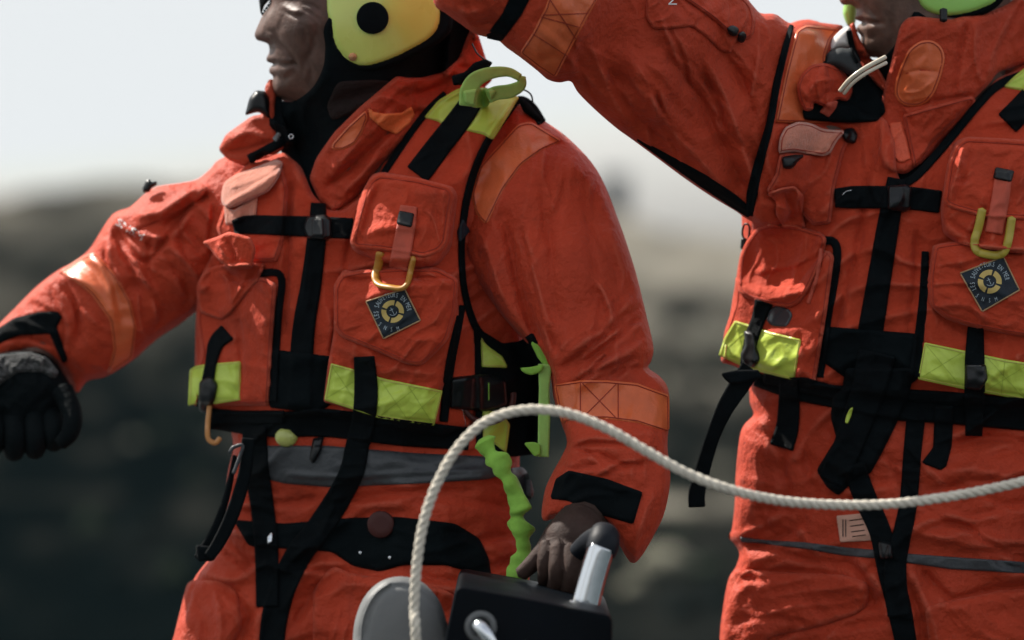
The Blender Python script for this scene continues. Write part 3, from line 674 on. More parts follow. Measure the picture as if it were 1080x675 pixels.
# ---- helmet
k.vest = None
hs = [(274, -10), (276, -50), (300, -104), (350, -140), (410, -148), (466, -125), (500, -72), (505, -20), (495, 6), (462, 16), (440, -6), (400, -14), (340, -14), (300, -10)]
helm = build('helmet', [inflate(m1, hs, 1.08, 4.0, st=4)], M_HELMET, p1)
k.p('helmet_padding', [(338, -20), (341, 5), (345, 32), (351, 52), (364, 69), (381, 76), (404, 73), (432, 62), (470, 40), (478, 18), (470, -10), (400, -40), (350, -40)], M_BLACKCLOTH, parent=helm, t=12, r=4, st=2, blur=14, sm=True, Y=[(340, 0, 3.918), (400, 20, 3.905), (470, 20, 3.93)])
k.p('ear_guard', [(341, -60), (342, 0), (347, 26), (351, 46), (362, 62), (380, 71), (402, 68), (430, 56), (458, 38), (466, 16), (460, -10), (450, -60)], M_HELMET, parent=helm, t=11, r=8, crown=5, blur=10, sm=True, lift=-8, clear=-8)
def disc_on(name, x, y, R, th, m, par, n=(0, -1, 0)): return build(name, [disc3(onsurf(m1, x, y, .3), n, R*K, th)], m, par)
disc_on('ear_disc', 393, 19, 16.5, .0022, M_BLACKCLOTH, helm, (-.05, -1, 0))
disc_on('rivet', 372, 60, 4.2, .0022, M_COPPER, helm, (-.1, -1, -.1)); disc_on('rivet_head', 372, 60, 2, .0032, M_COPPER, helm, (-.1, -1, -.1))
k.p('visor_bracket', [(272, -40), (290, -40), (286, -2), (279, 6), (275, 17), (273, 0)], M_PLASTIC, parent=helm, t=5, r=3, st=1, rnd=1, Y=3.99)
k.b('visor_bracket', [(292, -20), (286, 0), (276, 16)], 2.5, parent=helm, Y=3.975, t=1.5)
build('eye', [ball3(W(300, -3, 3.957), .012, 16)], M_EYE, p1)
# ---- glove and what it holds (left edge)
gl = [inflate(m1, [(-30, 384), (-5, 374), (30, 370), (52, 376), (66, 392), (76, 412), (74, 436), (62, 452), (40, 462), (0, 462), (-34, 440)], .8, 4.10, st=2, fold=fold_fn(60, 20, 9, 1.8, 5))]
for i, (x, L_) in enumerate([(56, 26), (36, 34), (14, 36), (-8, 30)]):
    gl.append(tubepx([(x, 440, 4.085), (x+2, 440+L_*.6, 4.06), (x+1, 440+L_, 4.07), (x-3, 440+L_*.9, 4.10)], [13, 12, 11, 9], n=12))
gl.append(tubepx([(66, 412, 4.07), (76, 436, 4.05), (74, 456, 4.04), (64, 468, 4.045)], [12, 11, 10, 8], n=12))
glove = build('glove', gl, M_GLOVE, p1)
k.p('knit_cuff', [(-24, 384), (-5, 375), (30, 370.5), (50, 377), (62, 392), (58, 400), (44, 392), (20, 392), (4, 402), (-12, 418), (-26, 420)], M_KNIT, parent=glove, t=5, r=4, rnd=4, st=1, fold=fold_fn(80, 12, 6, 2.0, 8))

# ---- life vest, padded panels
YV = VF
vestg = []
pl = [(262, 172), (284, 166), (300, 160), (318, 176), (330, 205), (346, 222), (362, 222), (384, 205), (405, 178), (425, 150), (446, 120), (470, 100), (500, 88), (546, 104), (536, 126), (520, 148), (502, 180), (493, 215), (489, 260), (492, 310), (503, 346), (502, 400), (498, 450), (470, 462), (345, 440), (225, 440), (205, 420), (206, 350), (208, 298), (222, 272), (232, 250), (236, 210), (240, 190)]
vestg.append(patch(m1, pl, t=22, r=14, st=2, blur=10, rnd=5, fold=fold_fn(80, 80, 26, 2.2, 44), hem=.8,
    rel=[([(306, 190), (303, 260), (300, 350)], 5, -6), ([(372, 240), (362, 300), (352, 370)], 5, -5), ([(380, 190), (420, 150), (450, 118)], 5, -3)]))
vest1 = build('life_vest', vestg, M_VEST, p1)
k.vest = vest1
k.b('vest_binding', [(384, 216), (405, 182), (425, 152), (448, 120), (470, 98)], 7, M_BLACKCLOTH, t=3)
k.b('vest_binding', [(572, 130), (560, 112), (546, 106), (532, 124), (514, 150), (500, 182), (491, 218), (487, 260), (490, 306), (502, 345), (520, 362), (540, 372)], [10, 10, 9, 8, 8, 8, 8, 7, 7, 8, 8, 8], M_BLACKCLOTH, t=4)
k.p('shoulder_pad', [(545, 102), (556, 106), (572, 126), (576, 134), (566, 128), (552, 118)], M_BLACKCLOTH, t=6, r=4, rnd=2, Y=3.95)
# shoulder: lime fabric, black webbing, lift loop
lime(k, [(447, 124), (462, 106), (480, 95), (505, 86), (500, 100), (486, 116), (470, 134), (462, 128)], t=2, r=3, rnd=3)
lime(k, [(489, 137), (500, 118), (512, 102), (530, 98), (548, 102), (536, 122), (520, 148), (510, 142)], t=2, r=3, rnd=3)
k.b('shoulder_webbing', [(440, 184), (462, 155), (486, 124), (498, 106)], [27, 26, 25, 23], t=2.5)
k.b('lift_loop', [(493, 112), (495, 96), (502, 84), (518, 77), (536, 76), (549, 82)], [18, 20, 17, 13, 10, 8], M_LOOP, t=2, Y=[(493, 112, 3.853), (500, 90, 3.846), (549, 82, 3.852)], st=1)
k.b('lift_loop', [(551, 80), (549, 90), (538, 96), (524, 98), (514, 102)], [7, 12, 15, 15, 15], M_LOOP, t=2, Y=3.862, st=1)
build('loop_anchor', [patch(m1, [(488, 96), (510, 92), (524, 96), (514, 113), (500, 114), (490, 108)], t=6, r=3, st=1, rnd=3)], M_LOOP, vest1)
k.p('collar_edge', [(476, 80), (490, 76), (500, 66), (512, 62), (520, 66), (514, 74), (496, 80), (486, 90), (478, 90)], M_BLACKCLOTH, t=5, r=3, rnd=2, st=1, Y=3.90)
build('bungee_cord', [tubepx([(498, 46, 3.92), (503, 56, 3.91), (511, 63, 3.9)], .9, n=6)], M_PLASTIC, vest1)
build('bungee_cord', [tubepx([(541, 94, 3.93), (553, 95, 3.93), (560, 100, 3.93), (562, 108, 3.93)], .9, n=6)], M_PLASTIC, vest1)
# zip strip and black belly block
k.b('zip_cover', [(336, 214), (334, 250), (328, 300), (320, 350), (315, 430)], [16, 20, 22, 24, 26], t=4, r=3)
k.p('belly_panel', [(284, 368), (352, 376), (350, 425), (336, 436), (284, 430)], M_BLACKCLOTH, t=6, r=4)
# left column of pockets
k.p('chest_pocket', [(238, 212), (298, 176), (304, 200), (300, 250), (292, 276), (246, 276), (234, 262), (228, 240)], M_VEST, t=16, r=8, blur=8, hem=1, stitch=3.5, rel=[([(262, 215), (256, 250), (262, 276)], 5, -4)])
k.p('pocket_lining', [(236, 216), (246, 222), (272, 206), (270, 228), (256, 234), (238, 238)], M_VELCRO, t=4, r=3, rnd=2, st=1, lift=1)
k.p('pocket_flap', [(233, 206), (236, 192), (248, 184), (292, 168), (299, 171), (294, 188), (284, 202), (264, 211), (244, 220), (234, 217)], M_VELCRO, t=14, r=9, rnd=5, lift=3, hem=1, st=1, blur=8, crown=5, rel=[([(240, 200), (262, 192), (290, 180)], 4, 2)])
k.p('pocket_skirt', [(213, 255), (228, 250), (242, 244), (264, 250), (270, 262), (266, 282), (242, 284), (232, 276), (222, 264)], M_VEST, t=9, r=5, rnd=3, st=1, lift=3, hem=.8, Y=[(215, 255, 3.95), (262, 260, 3.893), (240, 282, 3.905)], rel=[([(238, 250), (246, 266), (250, 282)], 4, -5), ([(228, 254), (238, 272)], 3, 4)])
k.b('front_binding', [(272, 288), (296, 291), (294, 330), (290, 380), (288, 424)], 8, t=3)
k.p('radio_pocket', [(210, 300), (278, 292), (292, 300), (288, 350), (284, 428), (250, 428), (203, 428), (205, 400), (212, 372), (207, 340)], M_VEST, t=20, r=12, blur=10, hem=1, stitch=4, rel=[([(252, 330), (254, 380), (252, 420)], 5, -4)])
lime(k, [(200, 390), (206, 386), (218, 384), (254, 381), (254, 422), (228, 426), (212, 425), (198, 428)], blur=5)
k.p('radio_pocket_flap', [(207, 305), (213, 288), (226, 280), (258, 277), (281, 278), (272, 296), (258, 312), (246, 328), (235, 338), (222, 334), (211, 330)], M_VEST, t=9, r=7, blur=8, rnd=5, hem=1.2, st=1, rel=[([(230, 284), (242, 300), (244, 322)], 4.5, 5), ([(238, 284), (252, 296)], 4, -4), ([(262, 284), (254, 302), (242, 326)], 4, 4)])
k.b('pocket_strap', [(240, 350), (228, 362), (222, 385), (218, 410), (214, 430)], [20, 17, 12, 14, 15], t=4, r=3)
k.p('side_buckle', [(210, 402), (222, 396), (230, 405), (226, 424), (216, 437), (209, 432)], M_PLASTIC, t=7, r=4, rnd=4, st=1)
carabiner(k, [(221, 428), (219, 450), (220, 463), (227, 467), (232, 462)], 5.5, mat('amber_plastic', (.55, .24, .07), .35, .5), 2)
# chest strap with buckle
k.b('chest_strap', [(246, 240), (262, 237), (300, 238), (330, 239), (372, 241)], [16, 20, 21, 22, 22], t=3, blur=6)
k.p('chest_buckle', [(324, 228), (344, 226), (350, 232), (350, 250), (342, 254), (324, 252), (320, 240)], M_PLASTIC, t=8, r=3, rnd=3, st=1)
k.p('buckle_release', [(329, 231), (341, 230), (342, 249), (329, 249)], M_PLASTIC, t=3, r=2, rnd=2, st=1)
# right column of pockets
k.p('chest_pocket', [(352, 300), (362, 284), (400, 292), (440, 292), (480, 292), (484, 330), (478, 380), (466, 412), (462, 446), (400, 440), (341, 424), (346, 384), (352, 350)], M_VEST, t=18, r=10, blur=10, hem=1, rel=[([(355, 365), (400, 385), (460, 395)], 6, 3)])
lime(k, [(349, 383), (382, 392), (404, 399), (467, 412), (458, 449), (400, 441), (376, 433), (342, 422)], X=[[(384, 396), (344, 420)], [(350, 386), (380, 430)], [(402, 402), (430, 443)], [(402, 438), (440, 408)], [(430, 406), (455, 445)], [(462, 414), (430, 443)]], blur=6)
k.p('pocket_flap', [(352, 302), (360, 288), (382, 284), (420, 282), (462, 282), (484, 294), (481, 330), (472, 360), (458, 374), (445, 386), (430, 385), (396, 370), (360, 356), (352, 346)], M_VEST, t=13, r=8, blur=12, rnd=6, hem=1.2, st=1, stitch=4, rel=[([(430, 284), (446, 296), (470, 292)], 5, -6), ([(440, 276), (456, 290), (476, 302)], 5, 4), ([(360, 292), (380, 296), (398, 292)], 5, -5)])
k.p('upper_pocket', [(392, 184), (402, 181), (440, 187), (478, 197), (483, 206), (476, 262), (462, 280), (440, 284), (400, 276), (374, 266), (368, 256), (380, 205)], M_VEST, t=30, r=12, blur=14, rnd=6)
k.p('upper_pocket_flap', [(390, 188), (400, 182), (440, 187), (474, 196), (480, 204), (475, 232), (472, 256), (464, 266), (446, 272), (430, 268), (400, 264), (374, 262), (369, 256), (376, 225), (383, 200)], M_VEST, t=6, r=6, blur=10, rnd=5, hem=1.2, st=1, stitch=5, rel=[([(372, 255), (384, 215), (396, 190)], 4, 4), ([(380, 258), (390, 222), (400, 196)], 4, -3), ([(430, 200), (440, 230), (438, 262)], 8, -2)])
badge(k, 414.1, 328.5, [(385.2, 317.8), (427, 303.8), (444.2, 338.3), (404.1, 358)], 11.9, 6.7, 17, -107+3, 107-8+5, 17.6)
k.b('pull_tab', [(431, 217), (428, 240), (420, 284)], [18, 20, 21], M_TAB, t=3.5, st=1, label=None)
k.p('tab_hook', [(421, 222), (437, 225), (434, 240), (418, 236)], M_PLASTIC, t=3.5, r=2, rnd=2, st=1)
carabiner(k, [(401, 267), (399, 280), (396, 292), (400, 300), (412, 303), (424, 304), (430, 298), (433, 286), (436, 272)], 9, M_YELLOW, 5)
k.p('side_patch', [(488, 230), (496, 244), (484, 256), (482, 244)], M_BADGE, t=1.5, r=1, rnd=0, st=1)
k.b('side_binding', [(488, 322), (482, 350), (474, 390), (468, 445)], [7, 9, 10, 9], t=3)
# side of the vest and lift-strap hardware
k.p('side_panel', [(504, 346), (530, 362), (548, 360), (562, 350), (572, 372), (578, 400), (580, 440), (574, 478), (540, 482), (502, 470), (500, 400)], M_BLACKCLOTH, t=5, r=5, blur=8)
lime(k, [(506, 356), (516, 366), (530, 376), (536, 388), (508, 387)], t=2, r=2)
lime(k, [(509, 432), (530, 436), (538, 448), (534, 478), (524, 470), (508, 462)], t=2, r=2)
k.b('side_binding', [(503, 345), (504, 380), (505, 430), (506, 466)], 7, t=3)
k.p('hip_buckle', [(476, 398), (512, 394), (534, 400), (536, 428), (512, 434), (474, 431)], M_PLASTIC, t=9, r=4, rnd=4, st=1, label='black side buckle')
o = build('red_hose', [ring3(onsurf(m1, 514, 418, 3), (.1, -1, 0), 27*K, .0035, n=30, arc=(-1.15, 2.5))], M_RED, vest1)
build('buckle_slot', [stitches(m1, [(515.5, 404), (515.5, 424)], w=.9)], M_LIMECLOTH, vest1)
build('wire_loop', [stitches(m1, [(488, 432), (491, 445), (492, 460)], w=.5)], M_CHROME, vest1)
k.b('lift_webbing', [(562, 360), (572, 374), (580, 386)], [6, 12, 10], M_LIMECLOTH, t=3, Y=3.86, st=1)
k.b('lift_webbing', [(575, 384), (574, 410), (574, 440), (573, 482)], [15, 11, 13, 12], M_LOOP, t=2, Y=3.855, st=1)
k.p('lift_webbing', [(547, 388), (560, 387), (574, 384), (572, 392), (560, 396), (552, 393)], M_LIMECLOTH, t=3, r=2, rnd=3, Y=3.85, st=1)
k.p('lift_webbing', [(552, 467), (562, 466), (570, 468), (571, 480), (564, 482)], M_LIMECLOTH, t=3, r=2, rnd=3, Y=3.85, st=1)
k.b('waist_belt', [(218, 441), (285, 448), (345, 446), (420, 456), (495, 463)], [22, 26, 30, 28, 24], t=5, r=3, blur=8)
k.b('waist_belt', [(218, 441), (250, 440), (300, 440)], 14, t=3)
build('light_bulb', [ball3(onsurf(m1, 302, 461, -2), 12*K, 20, (1, .7, .85))], mat('lime_lens', (.55, .60, .16), .3, .5, trans=.2, coat=.4), vest1)
# hanging webbing
k.b('hanging_strap', [(384, 376), (386, 410), (384, 440), (377, 470), (368, 505), (340, 552), (312, 590), (292, 640), (284, 700)], [22, 25, 25, 25, 26, 27, 28, 28, 26], t=3, blur=6)
k.b('hanging_strap', [(268, 450), (270, 490), (276, 530), (281, 580), (282, 640)], [26, 26, 25, 25, 24], t=3, blur=6)
k.b('hanging_strap', [(262, 462), (258, 500), (246, 540), (232, 570), (220, 588)], [14, 14, 15, 14, 12], t=3, Y=[(262, 462, 3.93), (220, 588, 3.93)])
k.b('hanging_strap', [(248, 480), (240, 520), (228, 555), (214, 582), (208, 590)], [5, 7, 9, 12, 10], t=3, Y=3.945)
k.p('strap_end', [(206, 574), (232, 578), (226, 592), (208, 592)], M_WEB, t=4, r=3, rnd=4, Y=3.935, st=1)
k.b('strap_piping', [(242, 478), (246, 472), (256, 470), (252, 484), (246, 500)], 4, M_GREYBAND, t=3, Y=3.925, st=1)
k.p('webbing_keeper', [(282, 566), (288, 560), (287, 572), (282, 574)], M_CHROME, t=2, r=1, rnd=1, st=1)
k.p('toggle', [(330, 462), (342, 460), (338, 478), (330, 490), (326, 484)], M_PLASTIC, t=7, r=4, rnd=3, st=1)
# ruffled lime lanyard hanging from the belt
def ruffle(pts, w, mp_, parent, name):
    P = spline(pts, 14); L = np.r_[0, np.cumsum(np.hypot(*np.diff(P[:, :2], axis=0).T))]; Q = np.stack(W(P[:, 0], P[:, 1], P[:, 2]), 1)
    n = 16; V = []; F = []; m = len(P)
    T = np.gradient(Q, axis=0); T /= np.linalg.norm(T, axis=1)[:, None]
    for i in range(m):
        s = L[i]; a0 = s/11.0; wob = 3*float(vn(np.array([s/26.]), np.array([.3]), 5)[0]); sq = .62+.38*math.sin(s/10+wob)
        ww = w*(.80+.20*math.sin(s/5.2+wob)+.06*math.sin(s/2.1+wob))*K/2*min(1, .5+s/10)
        N = np.cross(T[i], [0, 1, 0]); N /= np.linalg.norm(N); B = np.cross(T[i], N)
        for j in range(n):
            a = 2*math.pi*j/n; u = math.cos(a)*ww*(1+.12*math.sin(3*a+s/4)); v = math.sin(a)*ww*(.45+.25*sq)
            u += ww*.3*math.sin(s/10.4+2.2+wob)
            c, sn = math.cos(.5*math.sin(a0)), math.sin(.5*math.sin(a0))
            V.append(Q[i]+N*(u*c-v*sn)+B*(u*sn+v*c))
    for i in range(m-1):
        for j in range(n): F.append((i*n+j, i*n+(j+1) % n, (i+1)*n+(j+1) % n, (i+1)*n+j))
    V += [Q[0], Q[-1]]; q = len(V)
    for j in range(n): F.append((q-2, (j+1) % n, j)); F.append((q-1, (m-1)*n+j, (m-1)*n+(j+1) % n))
    return build(name, [(np.array(V), F)], M_LIMECLOTH, parent)
ruffle([(510, 462, 3.84), (518, 478, 3.835), (528, 496, 3.83), (538, 512, 3.83), (544, 530, 3.83), (548, 552, 3.83), (550, 574, 3.83), (548, 594, 3.83), (540, 612, 3.83), (534, 640, 3.84)], 24, m1, vest1, 'ruffled_lanyard')
k.p('side_lining', [(536, 494), (552, 492), (560, 505), (564, 522), (556, 530), (540, 520)], M_GREYBAND, parent=suit1, t=4, r=4, rnd=4)

for bx0, by0 in [(282, 4.08), (492, 3.98)]:
    build('boot', [tubepx([(bx0, 1395, by0), (bx0, 1440, by0), (bx0-4, 1452, by0-.06), (bx0-10, 1458, by0-.16), (bx0-12, 1466, by0-.22)], [50, 48, 42, 34, 20], n=16)], M_GLOVE, p1)
# ================================================================== PERSON 2 (right, arm raised to the left)
m2 = Map()
YT2 = [(790, 300, 4.04), (925, 300, 3.99), (1060, 300, 3.97), (1250, 300, 4.02), (800, 600, 4.03), (1000, 600, 3.97)]
head2 = [(905, -130), (898, -80), (897, -50), (900, -34), (893, -18), (887, -8), (885, -1), (889, 5), (897, 5), (903, 9), (903, 15), (902, 20), (909, 23.5), (905, 27), (903, 32), (908, 38), (907, 46), (909, 54), (918, 60), (930, 64), (938, 90), (930, 140), (920, 240),
         (1060, 240), (1065, 140), (1062, 60), (1072, 0), (1074, -60), (1050, -130), (1000, -165), (945, -160)]
f2_rel = [([(909, 0), (918, 10), (928, 24)], 4, -3), ([(905, 23.5), (918, 23.5), (930, 24)], 2, -4), ([(905, 19), (916, 19), (928, 21)], 3, 1.5), ([(904, 29), (916, 30), (926, 28)], 3, 2.0), ([(909, 38), (918, 40), (926, 38)], 3, -2), ([(938, 20), (942, 40), (936, 56)], 5, -2.5)]
gh2 = inflate(m2, head2, 1.0, [(900, 0, 3.965), (1000, 0, 4.0), (990, 240, 4.02)], st=2, rel=f2_rel, bl=[(900, -3, 7, 5, 3.5, 0), (945, -10, 20, 14, 4, 0), (920, 50, 12, 9, 3, 0)])
gt2 = inflate(tmp, [(890, 170), (1060, 150), (1180, 180), (1170, 400), (1150, 620), (1180, 720), (850, 720), (860, 600), (850, 400), (850, 240)], .42, YT2, st=8)
arms2 = [limb([(930, 240, 4.02), (830, 130, 3.96), (680, 30, 3.86), (560, -20, 3.74), (480, -50, 3.68)], [54, 46, 38, 30, 22]),
         limb([(1150, 210, 4.02), (1230, 330, 4.0), (1235, 480, 3.9), (1180, 560, 3.8)], [52, 42, 32, 22])]
hand2 = [limb([(486, -48, 3.68), (462, -60, 3.67), (440, -70, 3.67)], [22, 28, 22])]+[limb([(444, -84+i*11, 3.665), (426, -90+i*12, 3.655), (410-abs(i-1)*-2, -92+i*12.5, 3.66), (398+abs(i-1)*3, -90+i*12, 3.675)], [9.5, 8.8, 8, 6.5]) for i in range(4)]+[limb([(466, -46, 3.66), (450, -38, 3.65), (436, -36, 3.65)], [10, 8.8, 7])]
hand2b = [limb([(1186, 552, 3.8), (1170, 580, 3.79)], [22, 26])]+[limb([(1186-i*11, 590, 3.785), (1184-i*12, 612, 3.77), (1182-i*12, 630, 3.775)], [9, 8.2, 7]) for i in range(4)]+[limb([(1150, 575, 3.78), (1140, 595, 3.77), (1138, 610, 3.77)], [10, 9, 7])]
legs2 = [limb([(900, 690, 4.0), (885, 1000, 4.02), (880, 1400, 4.04)], [46, 34, 26]), limb([(1100, 690, 3.98), (1120, 1000, 3.96), (1130, 1400, 3.96)], [46, 34, 26])]
p2 = body([gt2, gh2]+arms2+legs2+hand2+hand2b, (0, 0), M_SKIN2, 'person at the right in front view, one arm raised across the top of the picture')
reroot(p2, .52, 4.0)
torso2 = [(795, 60), (830, 26), (870, 26), (920, 80), (990, 120), (1080, 60), (1140, 60), (1200, 110), (1215, 200), (1200, 320), (1190, 430), (1200, 500), (1210, 620), (1225, 800), (1215, 1000), (1205, 1300), (1200, 1440),
          (1060, 1440), (1050, 1200), (1030, 900), (1000, 800), (985, 900), (975, 1200), (965, 1440), (815, 1440), (800, 1200), (775, 900), (758, 760), (759, 676), (762, 645), (768, 612), (776, 598), (780, 584), (775, 574), (768, 566), (772, 558), (775, 530), (776, 500), (780, 462), (785, 448), (795, 437), (791, 425), (790, 400), (785, 300), (782, 220), (780, 120)]
t2_rel = [([(776, 566), (800, 556), (822, 545)], 4, 5), ([(782, 575), (810, 578), (850, 590), (900, 596)], 4, -4), ([(786, 440), (805, 450), (812, 475)], 6, 6), ([(800, 452), (822, 470), (828, 500)], 5, -5), ([(795, 470), (798, 510), (790, 550)], 7, 5), ([(820, 490), (830, 510), (826, 535)], 6, -4),
          ([(895, 592), (915, 615), (922, 640)], 5, -6), ([(905, 590), (930, 625), (938, 660)], 5, 5), ([(960, 560), (1000, 568), (1060, 572), (1110, 570)], 8, 6), ([(990, 548), (1020, 556), (1050, 575), (1080, 580)], 5, -7), ([(975, 500), (1020, 495), (1080, 505)], 9, 5), ([(970, 600), (1000, 630), (1005, 632), (1050, 622), (1090, 618)], 5, -6),
          ([(960, 600), (985, 660), (990, 720)], 6, 5), ([(960, 620), (972, 660), (975, 720)], 4, -5), ([(770, 620), (800, 605), (830, 602), (880, 605)], 5, -5), ([(1000, 470), (1050, 462), (1100, 470)], 6, -6), ([(850, 500), (900, 520), (940, 515)], 6, 4), ([(860, 450), (850, 480), (858, 520)], 6, -4)]
g2 = [inflate(m2, torso2, .56, YT2, st=3, rel=t2_rel+rand_creases(880, 520, 100, 55, 12, 20, 60, 70, 4, 3.5, 18)+rand_creases(1030, 540, 60, 70, 9, 5, 20, 80, 4, 4, 19)+rand_creases(850, 640, 90, 40, 8, -20, 30, 70, 4, 3.5, 20), fold=fold_fn(15, 90, 36, 4.5, 63), cap=140)]
# raised sleeve, running to the left and towards the camera
slT = [(452, -30), (458, 4), (470, 14), (484, 24), (502, 36), (524, 42), (534, 50), (548, 60), (566, 74), (578, 84), (590, 87), (602, 86), (610, 98), (628, 116), (650, 135), (668, 148), (695, 168), (722, 188), (750, 207), (775, 222), (790, 232), (815, 240), (850, 210), (880, 120), (868, 40), (832, 24), (818, 15), (803, 14), (796, 8), (782, -8),
       (760, -24), (720, -44), (660, -70), (600, -92), (540, -110), (480, -116), (450, -90)]
st_rel = [([(664, 60), (690, 110), (730, 160), (770, 205)], 9, 7), ([(700, 50), (735, 100), (765, 160), (790, 210)], 9, -9), ([(745, 60), (768, 110), (785, 160), (798, 200)], 8, 7), ([(640, 70), (665, 115), (700, 150)], 8, -6), ([(760, 50), (785, 90), (798, 130)], 7, -6), ([(620, 40), (640, 90), (660, 130)], 8, 4),
          ([(800, 20), (800, 60), (790, 110)], 6, 5), ([(470, 5), (490, 14), (510, 10)], 5, 5), ([(476, 14), (500, 26), (520, 24)], 4, -4), ([(565, 70), (585, 60), (605, 72)], 5, -3), ([(610, 20), (606, 60), (600, 84)], 4, 4), ([(800, 16), (812, 40), (806, 60)], 4, 3)]
YSL2 = [(860, 110, 3.98), (780, 100, 3.93), (680, 50, 3.85), (570, 10, 3.74), (470, -30, 3.68)]
g2.append(inflate(m2, slT, .80, YSL2, st=2, rel=st_rel+rand_creases(715, 95, 60, 55, 12, 58, 14, 90, 3.5, 3.0, 15)+rand_creases(640, 60, 40, 50, 6, 50, 30, 60, 3, 2.6, 16)+rand_creases(490, 5, 30, 18, 6, 30, 40, 30, 2.5, 3, 17), fold=fold_fn(-50, 80, 26, 2.6, 71)))
slO = [(1120, 70), (1180, 70), (1230, 120), (1270, 220), (1300, 340), (1300, 440), (1270, 520), (1230, 580), (1180, 580), (1140, 545), (1160, 480), (1170, 420), (1150, 340), (1110, 260), (1100, 160)]
g2.append(inflate(m2, slO, .9, [(1150, 150, 4.02), (1230, 330, 4.0), (1235, 480, 3.9), (1180, 560, 3.82)], st=4, fold=fold_fn(70, 80, 28, 3, 77)))
suit2 = build('drysuit', g2, M_SUIT, p2)
k = Kit(m2, p2, suit2)
k.p('cuff_strap', [(511, 40), (530, 14), (541, -10), (548, -30), (566, -26), (560, -4), (550, 16), (529, 44)], M_BLACKCLOTH, t=2, r=1.5, rnd=1)
k.p('sleeve_tape', [(548, 56), (562, 34), (575, 8), (586, -24), (634, -8), (622, 14), (608, 40), (586, 82), (568, 72)], M_TAPE, t=1.2, r=1.5, rnd=0, stitch=2.4, extra=[[(571, 18), (615, 30)], [(579, -2), (608, 42)], [(562, 36), (600, 60)], [(622, 14), (572, 16)]])
k.p('sleeve_pocket', [(683, -30), (681, 18), (688, 30), (700, 31), (730, 28), (744, 38), (760, 54), (771, 56), (775, 46), (790, 20), (785, -20), (740, -40)], M_SUIT, t=7, r=5, rnd=3, hem=.6, st=1)
k.p('sleeve_pocket_flap', [(716, -34), (720, -2), (732, 6), (752, 20), (770, 36), (786, 43), (794, 38), (797, 22), (793, 6), (780, -8), (750, -36)], M_SUIT, t=9, r=8, rnd=6, hem=1, st=1, stitch=3)
k.p('pull_toggle', [(766, 30), (772, 26), (780, 30), (778, 38), (770, 38)], M_PLASTIC, t=5, r=3, st=1, lift=2); k.p('pull_toggle', [(778, 36), (784, 32), (788, 38), (784, 46), (778, 44)], M_PLASTIC, t=5, r=3, st=1, lift=2)
V, F = text_mesh('SNSM'); wid = V[:, 0].max()
build('flap_lettering', [print_px(m2, V, F, lambda x, y: (710-(y*13)+4, 5-36+(x/wid)*36), .7)], M_WHITE, suit2, smooth=False)
k.b('underarm_gusset', [(672, 147), (702, 166), (742, 191), (772, 211), (792, 226)], [3, 8, 14, 14, 10], M_BLACKCLOTH, t=1.2, blur=3)
k.p('reflective_band', [(780, 566), (800, 569), (850, 572), (890, 577), (935, 581), (960, 584), (1000, 587), (1100, 594), (1150, 594), (1150, 606), (1100, 606), (1000, 600), (960, 594), (935, 590), (890, 586), (850, 579), (800, 573), (782, 572)], M_GREYBAND, t=2.4, r=2, rnd=0, st=1)
k.p('suit_label', [(882, 544), (914, 541), (921, 570), (886, 572)], mat('label_cloth', (.62, .36, .27), .7, .2, bump=[('weave', 500, .4, .0005)]), t=1, r=1, rnd=1, st=1, extra=[[(889, 548), (889, 568)], [(892, 548), (892, 568)], [(896, 549), (911, 547)], [(897, 555), (912, 553)], [(898, 561), (913, 559)], [(899, 566), (914, 564)]], smat=M_WEB)
k.p('hip_pocket', [(764, 645), (775, 612), (785, 600), (830, 604), (890, 606), (917, 615), (915, 640), (902, 648), (860, 662), (810, 672), (790, 700), (760, 700)], M_SUIT, t=7, r=7, rnd=8, hem=.7)
k.p('knee_pocket', [(975, 640), (1000, 634), (1060, 622), (1130, 618), (1130, 760), (990, 760)], M_SUIT, t=6, r=7, rnd=8, hem=.7)
# collar, neck
k.p('neck_seal', [(903, 60), (912, 62), (930, 64), (950, 40), (965, 10), (980, 20), (985, 120), (975, 200), (930, 230), (912, 190), (905, 130), (898, 100), (898, 80)], M_BLACKCLOTH, parent=p2, t=5, r=4, blur=8)
k.p('collar', [(896, 26), (901, 23), (904, 34), (910, 48), (918, 60), (930, 78), (938, 92), (936, 100), (925, 90), (912, 74), (903, 58), (898, 44)], M_SUIT, t=9, r=4, st=1, rnd=2, lift=4)
k.p('collar', [(945, 45), (949, 28), (956, 19), (966, 17), (985, 19), (1003, 21), (1012, 18), (1040, 14), (1062, 5), (1080, -8), (1110, -20), (1150, 30), (1120, 60), (1085, 66), (1052, 76), (1044, 88), (1030, 102), (1010, 124), (985, 150), (966, 176), (956, 184), (940, 182), (930, 174), (926, 160), (926, 132), (930, 105), (936, 80)], M_SUIT, t=16, r=9, blur=14, rnd=5, hem=1.2,
    rel=[([(1020, 22), (1012, 60), (1006, 100)], 4, -4), ([(1035, 88), (1028, 60), (1030, 28)], 3, 3), ([(952, 112), (990, 106), (1030, 100)], 3, -4), ([(1068, 12), (1050, 50), (1042, 84)], 5, 5), ([(1046, 88), (1070, 76), (1100, 62)], 5, -6), ([(1080, 0), (1060, 40), (1048, 70)], 4, -4)])
caps = [(974+20*math.cos(a)+7, 62+20*math.sin(a)) for a in [-math.radians(x) for x in range(0, 190, 20)]]
k.p('collar_tape', [(997, 62), (994, 50), (984, 42), (970, 43), (958, 52), (950, 70), (944, 88), (943, 100), (950, 110), (962, 113), (976, 110), (986, 98), (992, 82)], M_TAPE, t=1.4, r=2, rnd=6, st=1, stitch=2.5, rel=[([(948, 80), (970, 74), (990, 76)], 2.5, -1.2), ([(950, 98), (970, 96), (988, 82)], 2.5, 1.4)])
